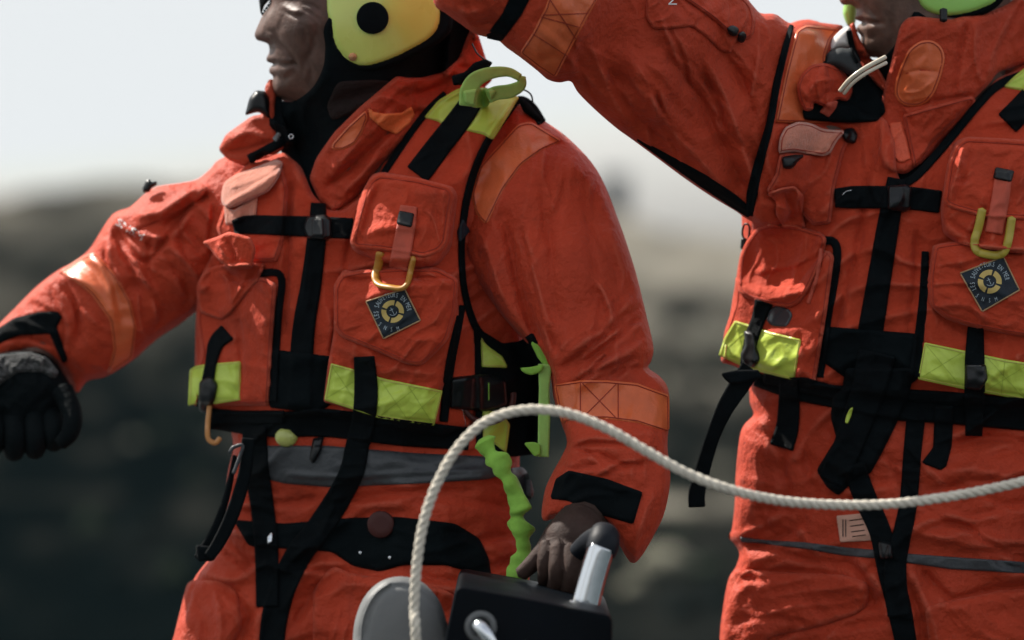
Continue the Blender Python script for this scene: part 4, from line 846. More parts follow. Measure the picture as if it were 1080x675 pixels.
k.p('collar_flap', [(952, 121), (980, 113), (1024, 101), (1030, 106), (1018, 124), (996, 146), (972, 172), (964, 178), (958, 150)], M_SUIT, t=5, r=4, rnd=3, st=1, hem=.8, stitch=3)
k.p('collar_tab', [(938, 130), (951, 128), (956, 145), (961, 168), (950, 172), (944, 168), (940, 150)], mat('tab_orange', (.70, .11, .05), .6, .3, bump=WR), t=3.5, r=3, rnd=2, st=1, hem=.6)
k.vest = None
hs2 = [(896, -90), (920, -150), (980, -185), (1040, -170), (1085, -110), (1095, -40), (1080, 0), (1050, 8), (1000, 0), (960, -20), (930, -60)]
helm2 = build('helmet', [inflate(m2, hs2, 1.08, 4.0, st=4)], M_HELMET2, p2)
k.p('helmet_padding', [(950, -60), (956, -20), (962, 4), (972, 16), (990, 21), (1012, 21), (1045, 12), (1062, -10), (1060, -60)], M_BLACKCLOTH, parent=helm2, t=10, r=4, blur=10, sm=True, Y=3.918)
k.p('ear_guard', [(955, -60), (960, -20), (966, 0), (974, 11), (988, 17), (1010, 17.5), (1040, 9), (1056, -6), (1060, -60)], M_HELMET2, parent=helm2, t=11, r=8, crown=4, blur=10, sm=True, lift=-7, clear=-7)
build('helmet_buckle', [tubepx([(995, 10, 3.888), (995, 22, 3.886)], 4, n=14)], M_PLASTIC, helm2)
build('far_ear_guard', [inflate(Map(), [(888, -30), (890, 2), (889, 14), (894, 27), (900, 28), (904, 12), (904, -30)], .8, 4.03, st=2)], M_HELMET2, helm2)
build('eye', [ball3(W(912, -36, 3.935), .012, 14)], M_EYE, p2)
# ---- life vest
pl2 = [(834, 27), (850, 22), (892, 27), (884, 40), (878, 60), (884, 100), (915, 118), (935, 126), (944, 150), (945, 178), (950, 192), (965, 182), (1000, 142), (1030, 106), (1052, 82), (1084, 70), (1130, 60), (1165, 80), (1185, 160), (1190, 300), (1186, 430), (1100, 432), (960, 425), (860, 410), (796, 396), (762, 380), (772, 320), (780, 272), (793, 244), (794, 204), (804, 150), (816, 100)]
vest2 = build('life_vest', [patch(m2, pl2, t=20, r=13, st=2, blur=10, rnd=5, hem=.8, fold=fold_fn(80, 80, 28, 2.2, 91), rel=[([(915, 180), (905, 260), (880, 345)], 5, -5), ([(968, 240), (965, 300), (960, 350)], 5, -4), ([(812, 130), (860, 131), (900, 140)], 2, -3)])], M_VEST, p2)
k.vest = vest2
k.b('vest_binding', [(835, 26), (828, 52), (819, 90), (812, 130), (801, 170), (793, 205), (791, 228)], [5, 7, 8, 8, 10, 12, 6], M_BLACKCLOTH, t=4)
k.b('vest_binding', [(948, 196), (968, 184), (1002, 146), (1032, 110), (1056, 88), (1100, 72)], 9, M_BLACKCLOTH, t=3)
k.p('shoulder_tape', [(840, 32), (850, 26), (886, 30), (876, 42), (870, 60), (874, 92), (884, 112), (896, 128), (850, 130), (818, 129), (828, 80)], M_TAPE, t=1.2, r=2, rnd=3, stitch=2.4, rel=[([(840, 90), (870, 60), (880, 34)], 4, 2)])
build('cord_loop', [tubepx([(786, 256, 4.0), (783, 246, 3.99), (785, 237, 3.985), (790, 238, 3.98), (790, 248, 3.98), (788, 256, 3.985)], 1.1, n=8)], M_PLASTIC, vest2)
build('cord_lock', [tubepx([(785, 252, 3.99), (784, 262, 3.99)], 3.4, n=12)], M_PLASTIC, vest2)
# light and inflation tube under the chin
k.p('light_base', [(858, 84), (868, 66), (876, 52), (888, 56), (902, 66), (915, 84), (930, 98), (934, 118), (925, 128), (896, 130), (866, 128), (848, 126), (846, 116), (862, 108)], M_BLACKCLOTH, t=8, r=5, rnd=3, st=1, blur=8)
k.p('light_cover', [(873, 56), (878, 40), (888, 30), (897, 27), (900, 40), (898, 52), (888, 50)], mat('white_fleece', (.78, .74, .70), .9, .1, sheen=.5, bump=[('noise', 500, .6, .002)]), t=14, r=8, rnd=4, st=1, Y=3.955)
k.p('light_holder', [(867, 68), (873, 55), (886, 50), (900, 52), (908, 66), (914, 84), (900, 82), (884, 72), (868, 70)], mat('grey_black_nylon', (.035, .04, .042), .7, .25, bump=[('noise', 120, .5, .002)]), t=16, r=9, rnd=4, st=1, Y=3.93)
k.b('collar_piping', [(895, 32), (899, 50), (906, 66)], 6, M_WEB, t=4, st=1, lift=3)
k.p('tube_sleeve', [(842, 104), (840, 92), (845, 78), (856, 68), (870, 66), (886, 72), (897, 84), (900, 96), (894, 108), (882, 104), (878, 118), (868, 112), (858, 108), (858, 116), (848, 118)], M_SUIT, t=22, r=12, rnd=5, st=1, blur=8, hem=1, stitch=3, rel=[([(852, 100), (862, 86), (884, 84)], 4, 4), ([(866, 110), (872, 98), (890, 98)], 4, -5)])
k.p('tube_sleeve', [(864, 118), (872, 108), (884, 106), (882, 114), (874, 124)], M_TAB, t=6, r=4, rnd=2, st=1)
o = build('inflation_tube', [tubepx([(886, 96, 3.835), (896, 84, 3.825), (912, 72, 3.82), (934, 60, 3.83)], 2.3, n=10)], M_TUBE, vest2)
o = build('inflation_tube', [tubepx([(890, 99, 3.835), (899, 88, 3.825), (914, 77, 3.82), (935, 66, 3.83)], 2.0, n=10)], M_TUBE, vest2)
# zip cover, belly, chest strap
k.b('zip_cover', [(946, 188), (938, 230), (928, 290), (918, 350)], [20, 23, 25, 27], t=4, r=3)
k.p('belly_panel', [(868, 344), (918, 348), (970, 352), (968, 400), (950, 412), (905, 408), (868, 382)], M_BLACKCLOTH, t=8, r=4)
k.b('chest_strap', [(880, 209), (900, 208), (930, 208), (960, 209), (992, 213)], [20, 24, 24, 24, 24], t=3, blur=6)
k.p('chest_buckle', [(936, 196), (956, 194), (962, 198), (961, 220), (954, 224), (936, 222)], M_PLASTIC, t=9, r=3, rnd=3, st=1)
build('buckle_wire', [stitches(m2, [(888, 206), (892, 202), (900, 200)], w=.5), stitches(m2, [(938, 198), (941, 196), (955, 196)], w=.5)][:1], M_CHROME, vest2)
# left column
k.p('chest_pocket', [(822, 162), (860, 160), (880, 136), (900, 138), (890, 160), (880, 200), (876, 236), (858, 238), (844, 224), (838, 200), (812, 206), (808, 200), (818, 184)], M_VEST, t=16, r=8, blur=8, hem=1, rnd=3, stitch=3, rel=[([(838, 200), (846, 216), (850, 236)], 4, -4), ([(880, 150), (870, 180), (850, 196)], 3, 3)])
k.p('pocket_skirt', [(808, 204), (824, 198), (838, 196), (848, 206), (846, 222), (850, 240), (826, 240), (818, 226), (818, 212)], M_VEST, t=9, r=5, rnd=3, st=1, lift=3, rel=[([(826, 204), (834, 220), (832, 238)], 4, -5), ([(842, 204), (838, 224)], 3, 3)])
k.p('clip', [(824, 166), (836, 163), (850, 163), (842, 170), (836, 178), (826, 178)], M_PLASTIC, t=8, r=4, rnd=3, st=1)
k.p('pocket_flap', [(821, 158), (822, 146), (828, 134), (842, 128), (856, 130), (868, 136), (892, 138), (882, 150), (876, 162), (868, 165), (850, 162), (836, 160), (822, 162)], M_VELCRO, t=12, r=8, rnd=4, lift=5, hem=.8, st=1, stitch=3, blur=8, crown=4)
k.p('snap', [(890, 136), (900, 134), (905, 142), (902, 152), (892, 150), (888, 144)], M_PLASTIC, t=7, r=4, rnd=4, st=1)
k.b('front_binding', [(862, 254), (880, 256), (882, 280), (872, 340), (864, 398)], 9, t=3)
k.p('radio_pocket', [(776, 290), (800, 300), (840, 300), (872, 262), (880, 270), (872, 330), (860, 404), (838, 402), (760, 382), (764, 350), (774, 320)], M_VEST, t=22, r=12, blur=10, hem=1, stitch=4)
lime(k, [(775, 338), (792, 343), (812, 350), (845, 358), (838, 401), (800, 392), (780, 385), (758, 375), (764, 356)], X=[[(777, 342), (786, 382)], [(792, 345), (762, 372)]], blur=5)
k.p('pocket_window', [(812, 326), (820, 322), (834, 327), (836, 334), (830, 345), (814, 344), (808, 338)], M_CLEAR, t=2, r=2, rnd=4, st=1)
k.p('radio_pocket_flap', [(777, 296), (780, 270), (786, 256), (797, 240), (812, 236), (842, 238), (868, 246), (872, 252), (868, 272), (856, 300), (845, 318), (834, 325), (812, 322), (790, 316), (778, 308)], M_VEST, t=10, r=8, blur=10, rnd=6, hem=1.2, st=1, stitch=4, rel=[([(800, 250), (806, 280), (800, 310)], 7, 3), ([(850, 250), (838, 290), (826, 318)], 6, 3)])
k.b('inner_edge', [(866, 262), (862, 290), (852, 320)], 4, M_TAB, t=2, st=1)
k.b('pocket_strap', [(806, 318), (800, 336), (794, 352), (790, 368), (788, 386)], [20, 15, 15, 14, 16], t=4, r=3)
k.p('side_buckle', [(784, 348), (796, 350), (798, 366), (802, 378), (796, 388), (784, 386), (780, 374), (786, 364)], M_PLASTIC, t=7, r=4, rnd=4, st=1)
# right column
k.p('lower_pocket', [(984, 258), (1020, 262), (1110, 266), (1130, 300), (1130, 425), (1034, 412), (967, 400), (972, 360), (976, 310)], M_VEST, t=18, r=10, blur=10, hem=1, rel=[([(980, 320), (1010, 345), (1060, 362)], 5, -4)])
lime(k, [(975, 361), (1018, 370), (1060, 379), (1110, 387), (1106, 427), (1036, 414), (1014, 410), (968, 400)], X=[[(977, 364), (1012, 406)], [(1014, 372), (972, 398)], [(1042, 378), (1080, 420)], [(1082, 386), (1040, 412)], [(1060, 380), (1056, 416)]], blur=6)
k.p('pocket_flap', [(985, 258), (1010, 254), (1050, 258), (1110, 262), (1130, 300), (1120, 350), (1085, 356), (1058, 352), (1020, 344), (996, 336), (980, 322), (980, 290)], M_VEST, t=13, r=8, blur=12, rnd=6, hem=1.2, st=1, stitch=4)
k.p('upper_pocket', [(1006, 150), (1018, 144), (1060, 146), (1110, 150), (1126, 180), (1122, 262), (1080, 268), (1040, 264), (1008, 256), (994, 246), (992, 220), (998, 178)], M_VEST, t=30, r=12, blur=14, rnd=6, rel=[([(1000, 232), (1020, 246), (1040, 252)], 4, -4)])
k.p('upper_pocket_flap', [(1008, 152), (1018, 144), (1060, 146), (1110, 150), (1126, 180), (1118, 228), (1080, 232), (1040, 230), (1004, 220), (994, 214), (996, 196), (1000, 170)], M_VEST, t=6, r=6, blur=10, rnd=5, hem=1.2, st=1, stitch=5, rel=[([(998, 214), (1010, 180), (1016, 152)], 4, 4), ([(1006, 216), (1018, 184), (1024, 156)], 4, -3)])
badge(k, 1043.9, 297, [(1011.9, 287.8), (1058.5, 270.0), (1076, 306.2), (1035.7, 329.5)], 12.6, 7.0, 20, -107, 101, 18.6)
k.b('pull_tab', [(1059, 180), (1055, 210), (1048, 246)], [18, 19, 19], M_TAB, t=3.5, st=1)
k.p('tab_hook', [(1050, 176), (1070, 180), (1067, 192), (1047, 188)], M_PLASTIC, t=3.5, r=2, rnd=2, st=1)
carabiner(k, [(1036, 221), (1032, 240), (1028, 254), (1030, 264), (1040, 268), (1052, 269), (1060, 264), (1064, 250), (1067, 230)], 9, M_YELLOW2, 5)
k.b('side_binding', [(976, 265), (974, 310), (970, 350), (964, 398)], [8, 9, 10, 12], t=3)
k.b('shoulder_webbing', [(1062, 130), (1080, 112), (1100, 90)], 27, t=2.5)
lime(k, [(1058, 92), (1070, 80), (1086, 68), (1110, 70), (1104, 92), (1080, 96)], t=2, r=3, rnd=3)
# belts and hanging webbing
k.b('waist_belt', [(796, 400), (840, 412), (880, 418), (940, 426), (1000, 430), (1100, 438), (1180, 436)], [14, 20, 24, 34, 34, 34, 30], t=6, r=3, blur=8)
k.p('belt_knot', [(806, 392), (830, 398), (850, 398), (870, 404), (900, 410), (890, 424), (860, 418), (830, 410), (804, 404)], M_WEB, t=6, r=3, rnd=3, st=1)
k.b('hanging_strap', [(832, 400), (832, 430), (830, 452), (824, 472)], [20, 23, 24, 26], t=4)
k.b('hanging_strap', [(792, 388), (780, 406), (764, 432), (752, 460), (742, 492), (735, 520), (735, 535)], [22, 22, 18, 15, 16, 18, 18], t=2.5, Y=[(792, 388, 3.90), (735, 530, 3.92)])
k.p('strap_end', [(760, 394), (780, 390), (800, 390), (804, 398), (784, 404), (770, 405), (764, 400)], M_WEB, t=4, r=3, rnd=2, Y=3.885, st=1)
k.p('crossed_webbing', [(892, 388), (965, 388), (958, 420), (944, 450), (930, 478), (918, 500), (908, 500), (884, 523), (872, 514), (861, 496), (872, 478), (882, 462), (876, 440), (878, 418), (888, 410)], M_WEB, t=7, r=3, rnd=3)
k.b('crossed_strap', [(925, 372), (916, 410), (902, 450), (890, 480), (876, 508)], [40, 36, 32, 30, 28], t=4)
k.b('hanging_strap', [(900, 490), (912, 524), (928, 560), (938, 600), (948, 640), (958, 690)], [24, 24, 23, 26, 26, 22], t=4)
k.b('hanging_strap', [(966, 440), (962, 480), (958, 530), (950, 570), (944, 600), (948, 650)], [20, 19, 19, 20, 24, 24], t=4)
k.p('strap_end', [(986, 428), (1006, 428), (1004, 470), (998, 492), (992, 496), (972, 488), (984, 472)], M_WEB, t=4, r=3, rnd=2, st=1)
k.b('hanging_strap', [(1029, 345), (1028, 380), (1028, 420), (1027, 460)], [17, 21, 22, 18], t=4, r=3)
k.p('strap_slider', [(1018, 384), (1040, 384), (1042, 400), (1034, 412), (1018, 410)], M_PLASTIC, t=6, r=3, rnd=3, st=1)
build('slider_glint', [stitches(m2, [(1021, 386), (1037, 386)], w=.5)], M_VINYL, vest2)
k.p('webbing_keeper', [(926, 570), (940, 572), (942, 590), (928, 590)], M_PLASTIC, t=6, r=4, rnd=4, st=1)
k.p('yellow_tag', [(892, 440), (896, 431), (900, 429), (898, 438), (894, 447), (891, 446)], M_LIME, t=2, r=1, st=1, rnd=2, lift=1)

for bx0, by0 in [(890, 4.03), (1130, 3.96)]:
    build('boot', [tubepx([(bx0, 1395, by0), (bx0, 1440, by0), (bx0-4, 1452, by0-.06), (bx0-10, 1458, by0-.16), (bx0-12, 1466, by0-.22)], [50, 48, 42, 34, 20], n=16)], M_GLOVE, p2)
# ================================================================== rope, console, cushion, bag
rp = [(438, 1470, 3.72), (440, 1000, 3.62), (439, 700, 3.50), (437, 640, 3.50), (440, 592, 3.50), (447, 550, 3.50), (460, 512, 3.5), (480, 476, 3.5), (506, 449, 3.5), (536, 435.5, 3.5), (567, 432, 3.5), (602, 437, 3.5), (642, 453, 3.5), (682, 476, 3.5), (724, 499, 3.5),
      (772, 517, 3.5), (822, 528, 3.52), (880, 532.5, 3.54), (940, 531.5, 3.55), (1000, 524, 3.56), (1050, 514.5, 3.56), (1085, 506, 3.56), (1160, 482, 3.57), (1290, 470, 3.6), (1380, 620, 3.7), (1400, 1000, 3.8), (1400, 1440, 3.9)]
P = spline(rp, 30); Q = np.stack(W(P[:, 0], P[:, 1], P[:, 2]), 1)
L = np.r_[0, np.cumsum(np.linalg.norm(np.diff(Q, axis=0), axis=1))]
s = np.arange(0, L[-1], .0022); Q = np.stack([np.interp(s, L, Q[:, i]) for i in range(3)], 1)
T = np.gradient(Q, axis=0); T /= np.linalg.norm(T, axis=1)[:, None]
N = np.cross(T, [0, 1., 0]); N /= np.linalg.norm(N, axis=1)[:, None]; B = np.cross(T, N)
R = 6.1*K*.74; strands = []
for j in range(3):
    ph = s/(R*5.6)*2*np.pi/1.0*1.0+j*2*np.pi/3
    c = Q+(N*np.cos(ph)[:, None]+B*np.sin(ph)[:, None])*R*.50
    v, f = tube3(c, R*.60, 9); strands.append((v, f))
rope = build('rope', strands, M_ROPE)
tag(rope, 'pale twisted rope hanging in a loop in front of the two people', 'rope')
M_GRIP = mat('rubber_grip', (.004, .007, .012), .55, .2, bump=[('noise', 150, .3, .001)])
# ---- console with grab handle
def at3(x, y, Y): return Vector(W(x, y, Y))
def slab(poly, Yf, depth, r=8, bev=3):   # upright box whose face follows an outline, with eased edges
    P = rounded(poly, r); n = len(P); V = []; F = []
    rings = [(bev, 0), (bev*.3, .3*bev*K), (0, bev*K), (0, depth-bev*K), (bev, depth)]
    for (ins, dy) in rings:
        q = shrink(P, ins) if ins else P
        for x, y in q:
            X, _, Z = W(x, y, Yf); V.append((X, Yf+dy, Z))
    for k_ in range(len(rings)-1):
        for i in range(n): F.append((k_*n+i, (k_+1)*n+i, (k_+1)*n+(i+1) % n, k_*n+(i+1) % n))
    F.append(tuple(range(n))); F.append(tuple(range(len(rings)*n-1, (len(rings)-1)*n-1, -1)))
    return np.array(V), F
con = bpy.data.objects.new('deck_console', None); C.objects.link(con); con.location = W(555, 1476, 3.7)
con.location.z = 0
tag(con, 'black console box with a steel grab handle between the two people', 'console')
cb = build('console_housing', [slab([(481, 618), (560, 632), (646, 649), (642, 900), (630, 1476), (430, 1476), (452, 760)], 3.50, .26, 9)], M_BOX, con); angle_split(cb, 40)
gr = build('grommet', [ring3(at3(507, 661, 3.498), (0, -1, 0), 13.5*K*.875, .0035, n=40)], M_VINYL, con)
build('grommet_hole', [disc3(at3(507, 661, 3.5), (0, -1, 0), 10*K*.875, .001)], M_PLASTIC, con)
build('steel_hook', [tubepx([(503, 664, 3.505), (505, 660, 3.485), (512, 668, 3.478), (521, 684, 3.48), (528, 704, 3.49), (528, 716, 3.503)], [6, 6.5, 6.5, 6.5, 6.5, 6.5], n=16)], M_CHROME, con)
hd = build('grab_handle', [tubepx([(615, 660, 3.60), (617, 641, 3.60), (624, 612, 3.60), (632, 585, 3.60), (635, 577, 3.60)], [13.5, 13.5, 13, 12.8, 12.6], n=28)], M_CHROME, con)
build('handle_grip', [tubepx([(633, 583, 3.602), (636, 574, 3.606), (637, 567, 3.615), (634, 562, 3.63)], [14.5, 15.5, 15, 11], n=28), tubepx([(634, 566, 3.63), (622, 572, 3.67), (604, 588, 3.70), (585, 600, 3.71)], [12, 11, 10, 9], n=20)][:2], M_GRIP, hd)
build('flange', [tube3([at3(600, 639.5, 3.60), at3(640, 646.5, 3.60)], .004, 10), disc3(at3(617, 643, 3.60), (0.1, -.15, 1), 20*K*.9, .004)], M_CHROME, con)
build('screw', [disc3(at3(603, 637, 3.575), (0, -.2, 1), 2.2*K, .004)], M_CHROME, con)
# ---- grey cushion
mc = Map()
cu = inflate(mc, [(372, 720), (372, 676), (375, 652), (384, 630), (400, 614), (420, 608), (442, 612), (458, 626), (468, 645), (480, 690), (500, 760), (500, 900), (372, 900)], .62, 3.63, st=2, rel=[([(376, 668), (382, 642), (394, 622), (414, 611)], 2.2, 3.5), ([(384, 672), (390, 645), (400, 628), (416, 618), (440, 622), (460, 640)], 2.2, -2.5)], cap=34)
pip = []
sp = spline([(381, 690), (382, 660), (388, 640), (398, 625), (412, 615)], 8); pip.append(stitches(mc, sp, w=1.6, off=0))
cush = build('seat_cushion', [cu], M_VINYL); tag(cush, 'rounded grey vinyl cushion behind the rope, left of the black console', 'cushion')
build('piping', pip, M_VINYL, cush)
build('cushion_post', [tubepx([(430, 880, 3.64), (430, 1476, 3.64)], 30, n=20)], M_BOX, cush)
# ================================================================== the setting
def lin(c): return tuple((x/255/12.92 if x/255 <= .04045 else ((x/255+.055)/1.055)**2.4) for x in c)
deck_m = mat('deck_paint', (.035, .04, .042), .6, .4, vs=3, bump=[('noise', 300, .4, .001)])
V, F = [], []
def boxm(x0, y0, z0, x1, y1, z1):
    return np.array([(x0, y0, z0), (x1, y0, z0), (x1, y1, z0), (x0, y1, z0), (x0, y0, z1), (x1, y0, z1), (x1, y1, z1), (x0, y1, z1)]), [(0, 3, 2, 1), (4, 5, 6, 7), (0, 1, 5, 4), (1, 2, 6, 5), (2, 3, 7, 6), (3, 0, 4, 7)]
dk = build('boat_deck', [boxm(-1.6, 1.2, -.9, 1.9, 5.2, 0)], deck_m, smooth=False); tag(dk, kind='structure')
# water sheet
def ground_mat(name, cols, sc, rough, bumps, det=6):
    m = bpy.data.materials.new(name); m.use_nodes = True; nt = m.node_tree; N = nt.nodes; L_ = nt.links; b = N['Principled BSDF']; b.inputs['Specular IOR Level'].default_value = .5 if rough < .5 else 0
    tc = N.new('ShaderNodeTexCoord'); n = N.new('ShaderNodeTexNoise'); n.inputs['Scale'].default_value = sc; n.inputs['Detail'].default_value = det; n.inputs['Roughness'].default_value = .62
    L_.new(tc.outputs['Object'], n.inputs['Vector']); r = N.new('ShaderNodeValToRGB'); L_.new(n.outputs['Fac'], r.inputs[0])
    el = r.color_ramp.elements
    while len(el) < len(cols): el.new(.5)
    for e, (p, c) in zip(el, cols): e.position = p; e.color = (*c, 1)
    L_.new(r.outputs[0], b.inputs['Base Color']); b.inputs['Roughness'].default_value = rough
    t = N.new('ShaderNodeTexNoise'); t.inputs['Scale'].default_value = bumps[0]; t.inputs['Detail'].default_value = 6; L_.new(tc.outputs['Object'], t.inputs['Vector'])
    bp = N.new('ShaderNodeBump'); bp.inputs['Strength'].default_value = bumps[1]; bp.inputs['Distance'].default_value = bumps[2]; L_.new(t.outputs['Fac'], bp.inputs['Height']); L_.new(bp.outputs[0], b.inputs['Normal'])
    return m
M_SEA = ground_mat('sea_water', [(.3, (.006, .014, .016)), (.7, (.015, .03, .032))], .3, .22, (1.2, .8, .25))
sea = build('sea', [(np.array([(-3000, -300, -1.0), (3000, -300, -1.0), (3000, 4500, -1.0), (-3000, 4500, -1.0)]), [(0, 1, 2, 3)])], M_SEA, smooth=False); tag(sea, kind='structure')
# rocky shore that rises to a low headland; px -> direction, distance Y
M_LAND = ground_mat('shore_rock_and_scrub', [(.30, (.12, .12, .10)), (.46, (.16, .15, .125)), (.58, (.21, .195, .16)), (.72, (.30, .28, .225))], .16, .9, (2, .6, .3))
ys = np.concatenate([np.linspace(9, 60, 110), np.linspace(61.5, 150, 60), np.geomspace(153, 620, 60)]); 
us = np.linspace(-.55, .55, 260)
U, YY = np.meshgrid(us, ys); XX = U*YY
pxs = 540+U*4/K
def sm(a, b_, x): t = np.clip((x-a)/(b_-a), 0, 1); return t*t*(3-2*t)
# height of the skyline along the picture (metres above the camera at 300 m)
sky = np.interp(pxs, [-1500, 0, 150, 250, 500, 640, 700, 780, 900, 1200, 2500], [10, 11.0, 11.6, 11.4, 10.2, 9.6, 8.2, 6.9, 7.5, 10, 12])
hz = -1.3+sm(9, 13, YY)*1.25+sm(40, 320, YY)*(sky+1.3)*.98-sm(340, 620, YY)*3
rough_ = fbm(XX/6+3, YY/6, 4, 4)*.35*sm(12, 50, YY)+fbm(XX/28, YY/28, 9, 4)*1.1*sm(60, 200, YY)
Z = hz+rough_
Z = np.where(YY < 9.4, -1.2, Z)
cov = np.clip(sm(-.3, 2.6, Z)*(.07+.93*sm(-.03, .035, U))+.26*sm(3.0, 9.0, Z)*(1-sm(-.03, .035, U))+1.2*np.exp(-((YY-25.5)/1.3)**2)*sm(.02, .05, U)+.5*np.exp(-((YY-52)/4)**2)*sm(.02, .05, U), 0, 1.2)
nz = fbm(U/.016, np.log(YY)*9, 33, 3)
cov = np.clip(cov*(1+1.0*nz), 0, 1.3)+.10*np.clip(nz-.1, 0, 1)*sm(12, 30, YY)
h_, w_ = Z.shape; idx = np.arange(h_*w_).reshape(h_, w_)
Fq = np.stack([idx[:-1, :-1], idx[:-1, 1:], idx[1:, 1:], idx[1:, :-1]], -1).reshape(-1, 4)
land = build('rocky_shore', [(np.stack([XX, YY, Z], -1).reshape(-1, 3), Fq)], M_LAND); tag(land, kind='structure')
at_ = land.data.attributes.new('cover', 'FLOAT', 'POINT'); at_.data.foreach_set('value', cov.ravel().astype(np.float32))
nt = M_LAND.node_tree; rp__ = [n for n in nt.nodes if n.type == 'VALTORGB'][0]; bs = nt.nodes['Principled BSDF']
aa = nt.nodes.new('ShaderNodeAttribute'); aa.attribute_name = 'cover'; mx = nt.nodes.new('ShaderNodeMix'); mx.data_type = 'RGBA'
nt.links.new(aa.outputs['Fac'], mx.inputs['Factor']); mx.inputs['A'].default_value = (.0022, .0042, .0048, 1); nt.links.new(rp__.outputs[0], mx.inputs['B']); nt.links.new(mx.outputs['Result'], bs.inputs['Base Color'])
bs.inputs['Specular IOR Level'].default_value = 0
# boulders
def rock(seed, R):
    rnd_ = random.Random(seed); v, f = ball3((0, 0, 0), 1, 18); v = np.array(v)
    pl_ = [(Vector((rnd_.uniform(-1, 1), rnd_.uniform(-1, 1), rnd_.uniform(-.6, 1))).normalized(), rnd_.uniform(.55, .85)) for _ in range(11)]
    out = []
    for p in v:
        p = Vector(p)
        for n_, d_ in pl_:
            e = p.dot(n_)-d_
            if e > 0: p -= n_*e*.9
        out.append((p.x*R*1.25, p.y*R, p.z*R*.75))
    return np.array(out), f
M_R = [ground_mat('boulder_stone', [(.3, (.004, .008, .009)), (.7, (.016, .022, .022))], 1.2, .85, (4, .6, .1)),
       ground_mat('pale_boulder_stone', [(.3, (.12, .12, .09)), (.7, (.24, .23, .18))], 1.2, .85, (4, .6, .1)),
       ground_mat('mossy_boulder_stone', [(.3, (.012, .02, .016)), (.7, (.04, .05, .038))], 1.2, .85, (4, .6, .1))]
KN = ['dark wet boulder on the blurred shore behind the two people', 'pale boulder on the blurred shore behind the two people', 'mossy green boulder on the blurred shore behind the two people']
protos = [build('boulder', [rock(i+3, 1)], M_R[i]) for i in range(3)]
first = [True]*3
def zat(x, y):
    i = np.searchsorted(ys, y); i = min(max(i, 1), len(ys)-1); u_ = x/y; j = min(max(int((u_+.55)/1.1*259), 0), 259)
    return float(Z[i, j])
spots = [(140, 470, 46, 1, 7), (172, 462, 60, 2, 12), (215, 450, 60, 2, 9), (100, 560, 30, 2, 14), (190, 620, 30, 2, 14), (60, 585, 27, 0, 10), (150, 560, 30, 0, 14), (210, 505, 40, 2, 10), (120, 620, 26, 0, 12), (700, 600, 26.5, 1, 22), (745, 612, 26, 2, 16), (670, 622, 25.5, 1, 14), (725, 470, 50, 0, 16), (745, 420, 65, 0, 12), (720, 345, 110, 0, 14),
         (700, 405, 80, 1, 8), (755, 370, 90, 2, 12), (735, 530, 36, 0, 15), (708, 520, 38, 2, 12), (760, 500, 40, 1, 8), (715, 655, 25, 0, 16), (765, 640, 25, 0, 16), (690, 330, 130, 0, 9), (735, 330, 120, 0, 8), (565, 520, 34, 0, 12), (180, 600, 28, 2, 10), (30, 560, 30, 0, 10), (95, 545, 31, 2, 9), (235, 400, 70, 0, 12), (170, 400, 80, 2, 10), (50, 300, 150, 0, 16), (120, 290, 170, 0, 14), (725, 560, 30, 2, 12), (700, 555, 30, 0, 10)]
for (px_, py_, Yd, kd, rp_) in spots:
    o = protos[kd]
    if not first[kd]: o = o.copy(); C.objects.link(o)
    first[kd] = False
    u_ = (px_-540)*K/D0; Yd = next((y for y in ys if y > 14 and 337.5+(ZC-zat(u_*y, y))/(K*y/D0) <= py_), Yd)   # where the ground lies
    Rr = rp_*K*Yd/4*1.3; X = u_*Yd
    o.location = (X, Yd, zat(X, Yd)+Rr*.15); o.scale = (Rr, Rr, Rr); o.rotation_euler = (random.uniform(-.3, .3), random.uniform(-.3, .3), random.uniform(0, 6))
    tag(o, KN[kd], 'boulder', 'boulders on the far shore')
# far building on the skyline
bx = bpy.data.objects.new('coast_building', None); C.objects.link(bx); X, _, Zz = W(648, 222, 300); bx.location = (X, 300, Zz-3)
tag(bx, 'small grey building on the skyline above the left person\'s shoulder', 'building')
M_WALL = mat('grey_render', (.10, .11, .12), .9, .1, vs=.3); M_ROOF = mat('slate', (.05, .055, .06), .8, .2, vs=.3)
build('wall', [boxm(X-1.3, 298.6, Zz-4, X+1.3, 301.4, Zz+2.6)], M_WALL, bx, smooth=False)
build('roof', [(np.array([(X-1.5, 298.4, Zz+2.6), (X+1.5, 298.4, Zz+2.6), (X+1.5, 301.6, Zz+2.6), (X-1.5, 301.6, Zz+2.6), (X-1.2, 300, Zz+3.5), (X+1.2, 300, Zz+3.5)]), [(0, 1, 5, 4), (2, 3, 4, 5), (1, 2, 5), (3, 0, 4), (0, 3, 2, 1)])], M_ROOF, bx, smooth=False)
for dx in (-.8, .4): build('window', [boxm(X+dx, 298.55, Zz-.4, X+dx+.45, 298.62, Zz+.6)], M_CLEAR, bx, smooth=False)
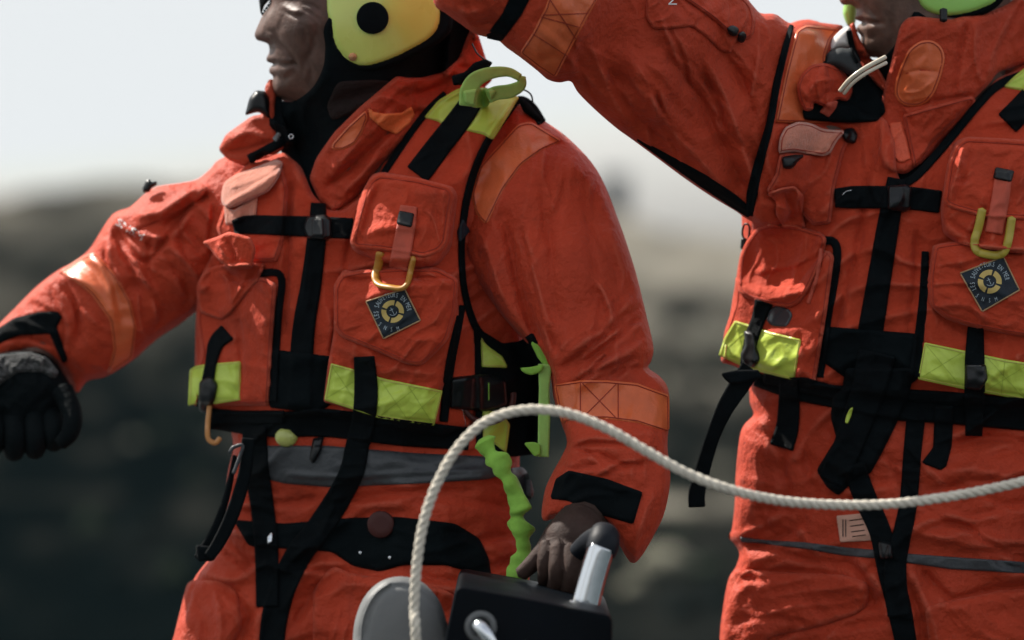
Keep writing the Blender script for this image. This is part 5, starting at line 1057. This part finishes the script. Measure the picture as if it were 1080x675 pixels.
# ================================================================== haze, light, camera
HAZE = True
if HAZE:
    hv, hf = boxm(-900, -60, -2.6, 900, 900, 40)
    hm = bpy.data.materials.new('sea_haze'); hm.use_nodes = True; nt = hm.node_tree; nt.nodes.remove(nt.nodes['Principled BSDF'])
    pv = nt.nodes.new('ShaderNodeVolumePrincipled'); pv.inputs['Color'].default_value = (.80, .92, .95, 1); pv.inputs['Density'].default_value = .00007; pv.inputs['Anisotropy'].default_value = .2
    nt.links.new(pv.outputs[0], nt.nodes['Material Output'].inputs['Volume'])
    tag(build('haze', [(hv, hf)], hm, smooth=False), kind='stuff')
sc = bpy.context.scene
EL, AZ = 46, -56                          # sun: height, and bearing from the view direction (negative = left)
wd = bpy.data.worlds.new('World'); sc.world = wd; wd.use_nodes = True; nt = wd.node_tree; bg_ = nt.nodes['Background']
sk = nt.nodes.new('ShaderNodeTexSky'); sk.sky_type = 'NISHITA'; sk.sun_disc = False; sk.sun_elevation = math.radians(EL); sk.sun_rotation = math.radians(AZ)
sk.air_density = 1.0; sk.dust_density = 4.0; sk.ozone_density = 1.0; sk.altitude = 0
hs_ = nt.nodes.new('ShaderNodeHueSaturation'); hs_.inputs['Saturation'].default_value = .3; hs_.inputs['Value'].default_value = 1
nt.links.new(sk.outputs[0], hs_.inputs['Color']); mn = nt.nodes.new('ShaderNodeVectorMath'); mn.operation = 'MINIMUM'; mn.inputs[1].default_value = (2.96, 3.08, 3.16)   # thick veil of haze: no glare round the sun
nt.links.new(hs_.outputs[0], mn.inputs[0]); nt.links.new(mn.outputs[0], bg_.inputs['Color']); bg_.inputs['Strength'].default_value = .128
sd = bpy.data.lights.new('sun', 'SUN'); sd.energy = 3.8; sd.angle = math.radians(.6); sd.color = (1, .93, .84)
so = bpy.data.objects.new('sun', sd); C.objects.link(so)
a, e = math.radians(AZ), math.radians(EL)
d = Vector((math.sin(a)*math.cos(e), math.cos(a)*math.cos(e), math.sin(e))); so.rotation_euler = d.to_track_quat('Z', 'Y').to_euler(); so.location = d*20
cd = bpy.data.cameras.new('camera'); cam = bpy.data.objects.new('camera', cd); C.objects.link(cam); cam.location = (0, 0, ZC); cam.rotation_euler = (math.pi/2, 0, 0)
cd.sensor_width = 36; cd.lens = 36*4/(1080*K); cd.clip_end = 8000; cd.clip_start = .05
cd.dof.use_dof = True; cd.dof.focus_distance = 3.80; cd.dof.aperture_fstop = 2.3; cd.dof.aperture_blades = 0
sc.camera = cam
sc.view_settings.view_transform = 'Standard'; sc.view_settings.look = 'None'; sc.view_settings.gamma = 1; sc.view_settings.exposure = 1.1
sc.cycles.use_denoising = True; sc.cycles.max_bounces = 6; sc.cycles.volume_bounces = 0
sc.cycles.adaptive_threshold = .02
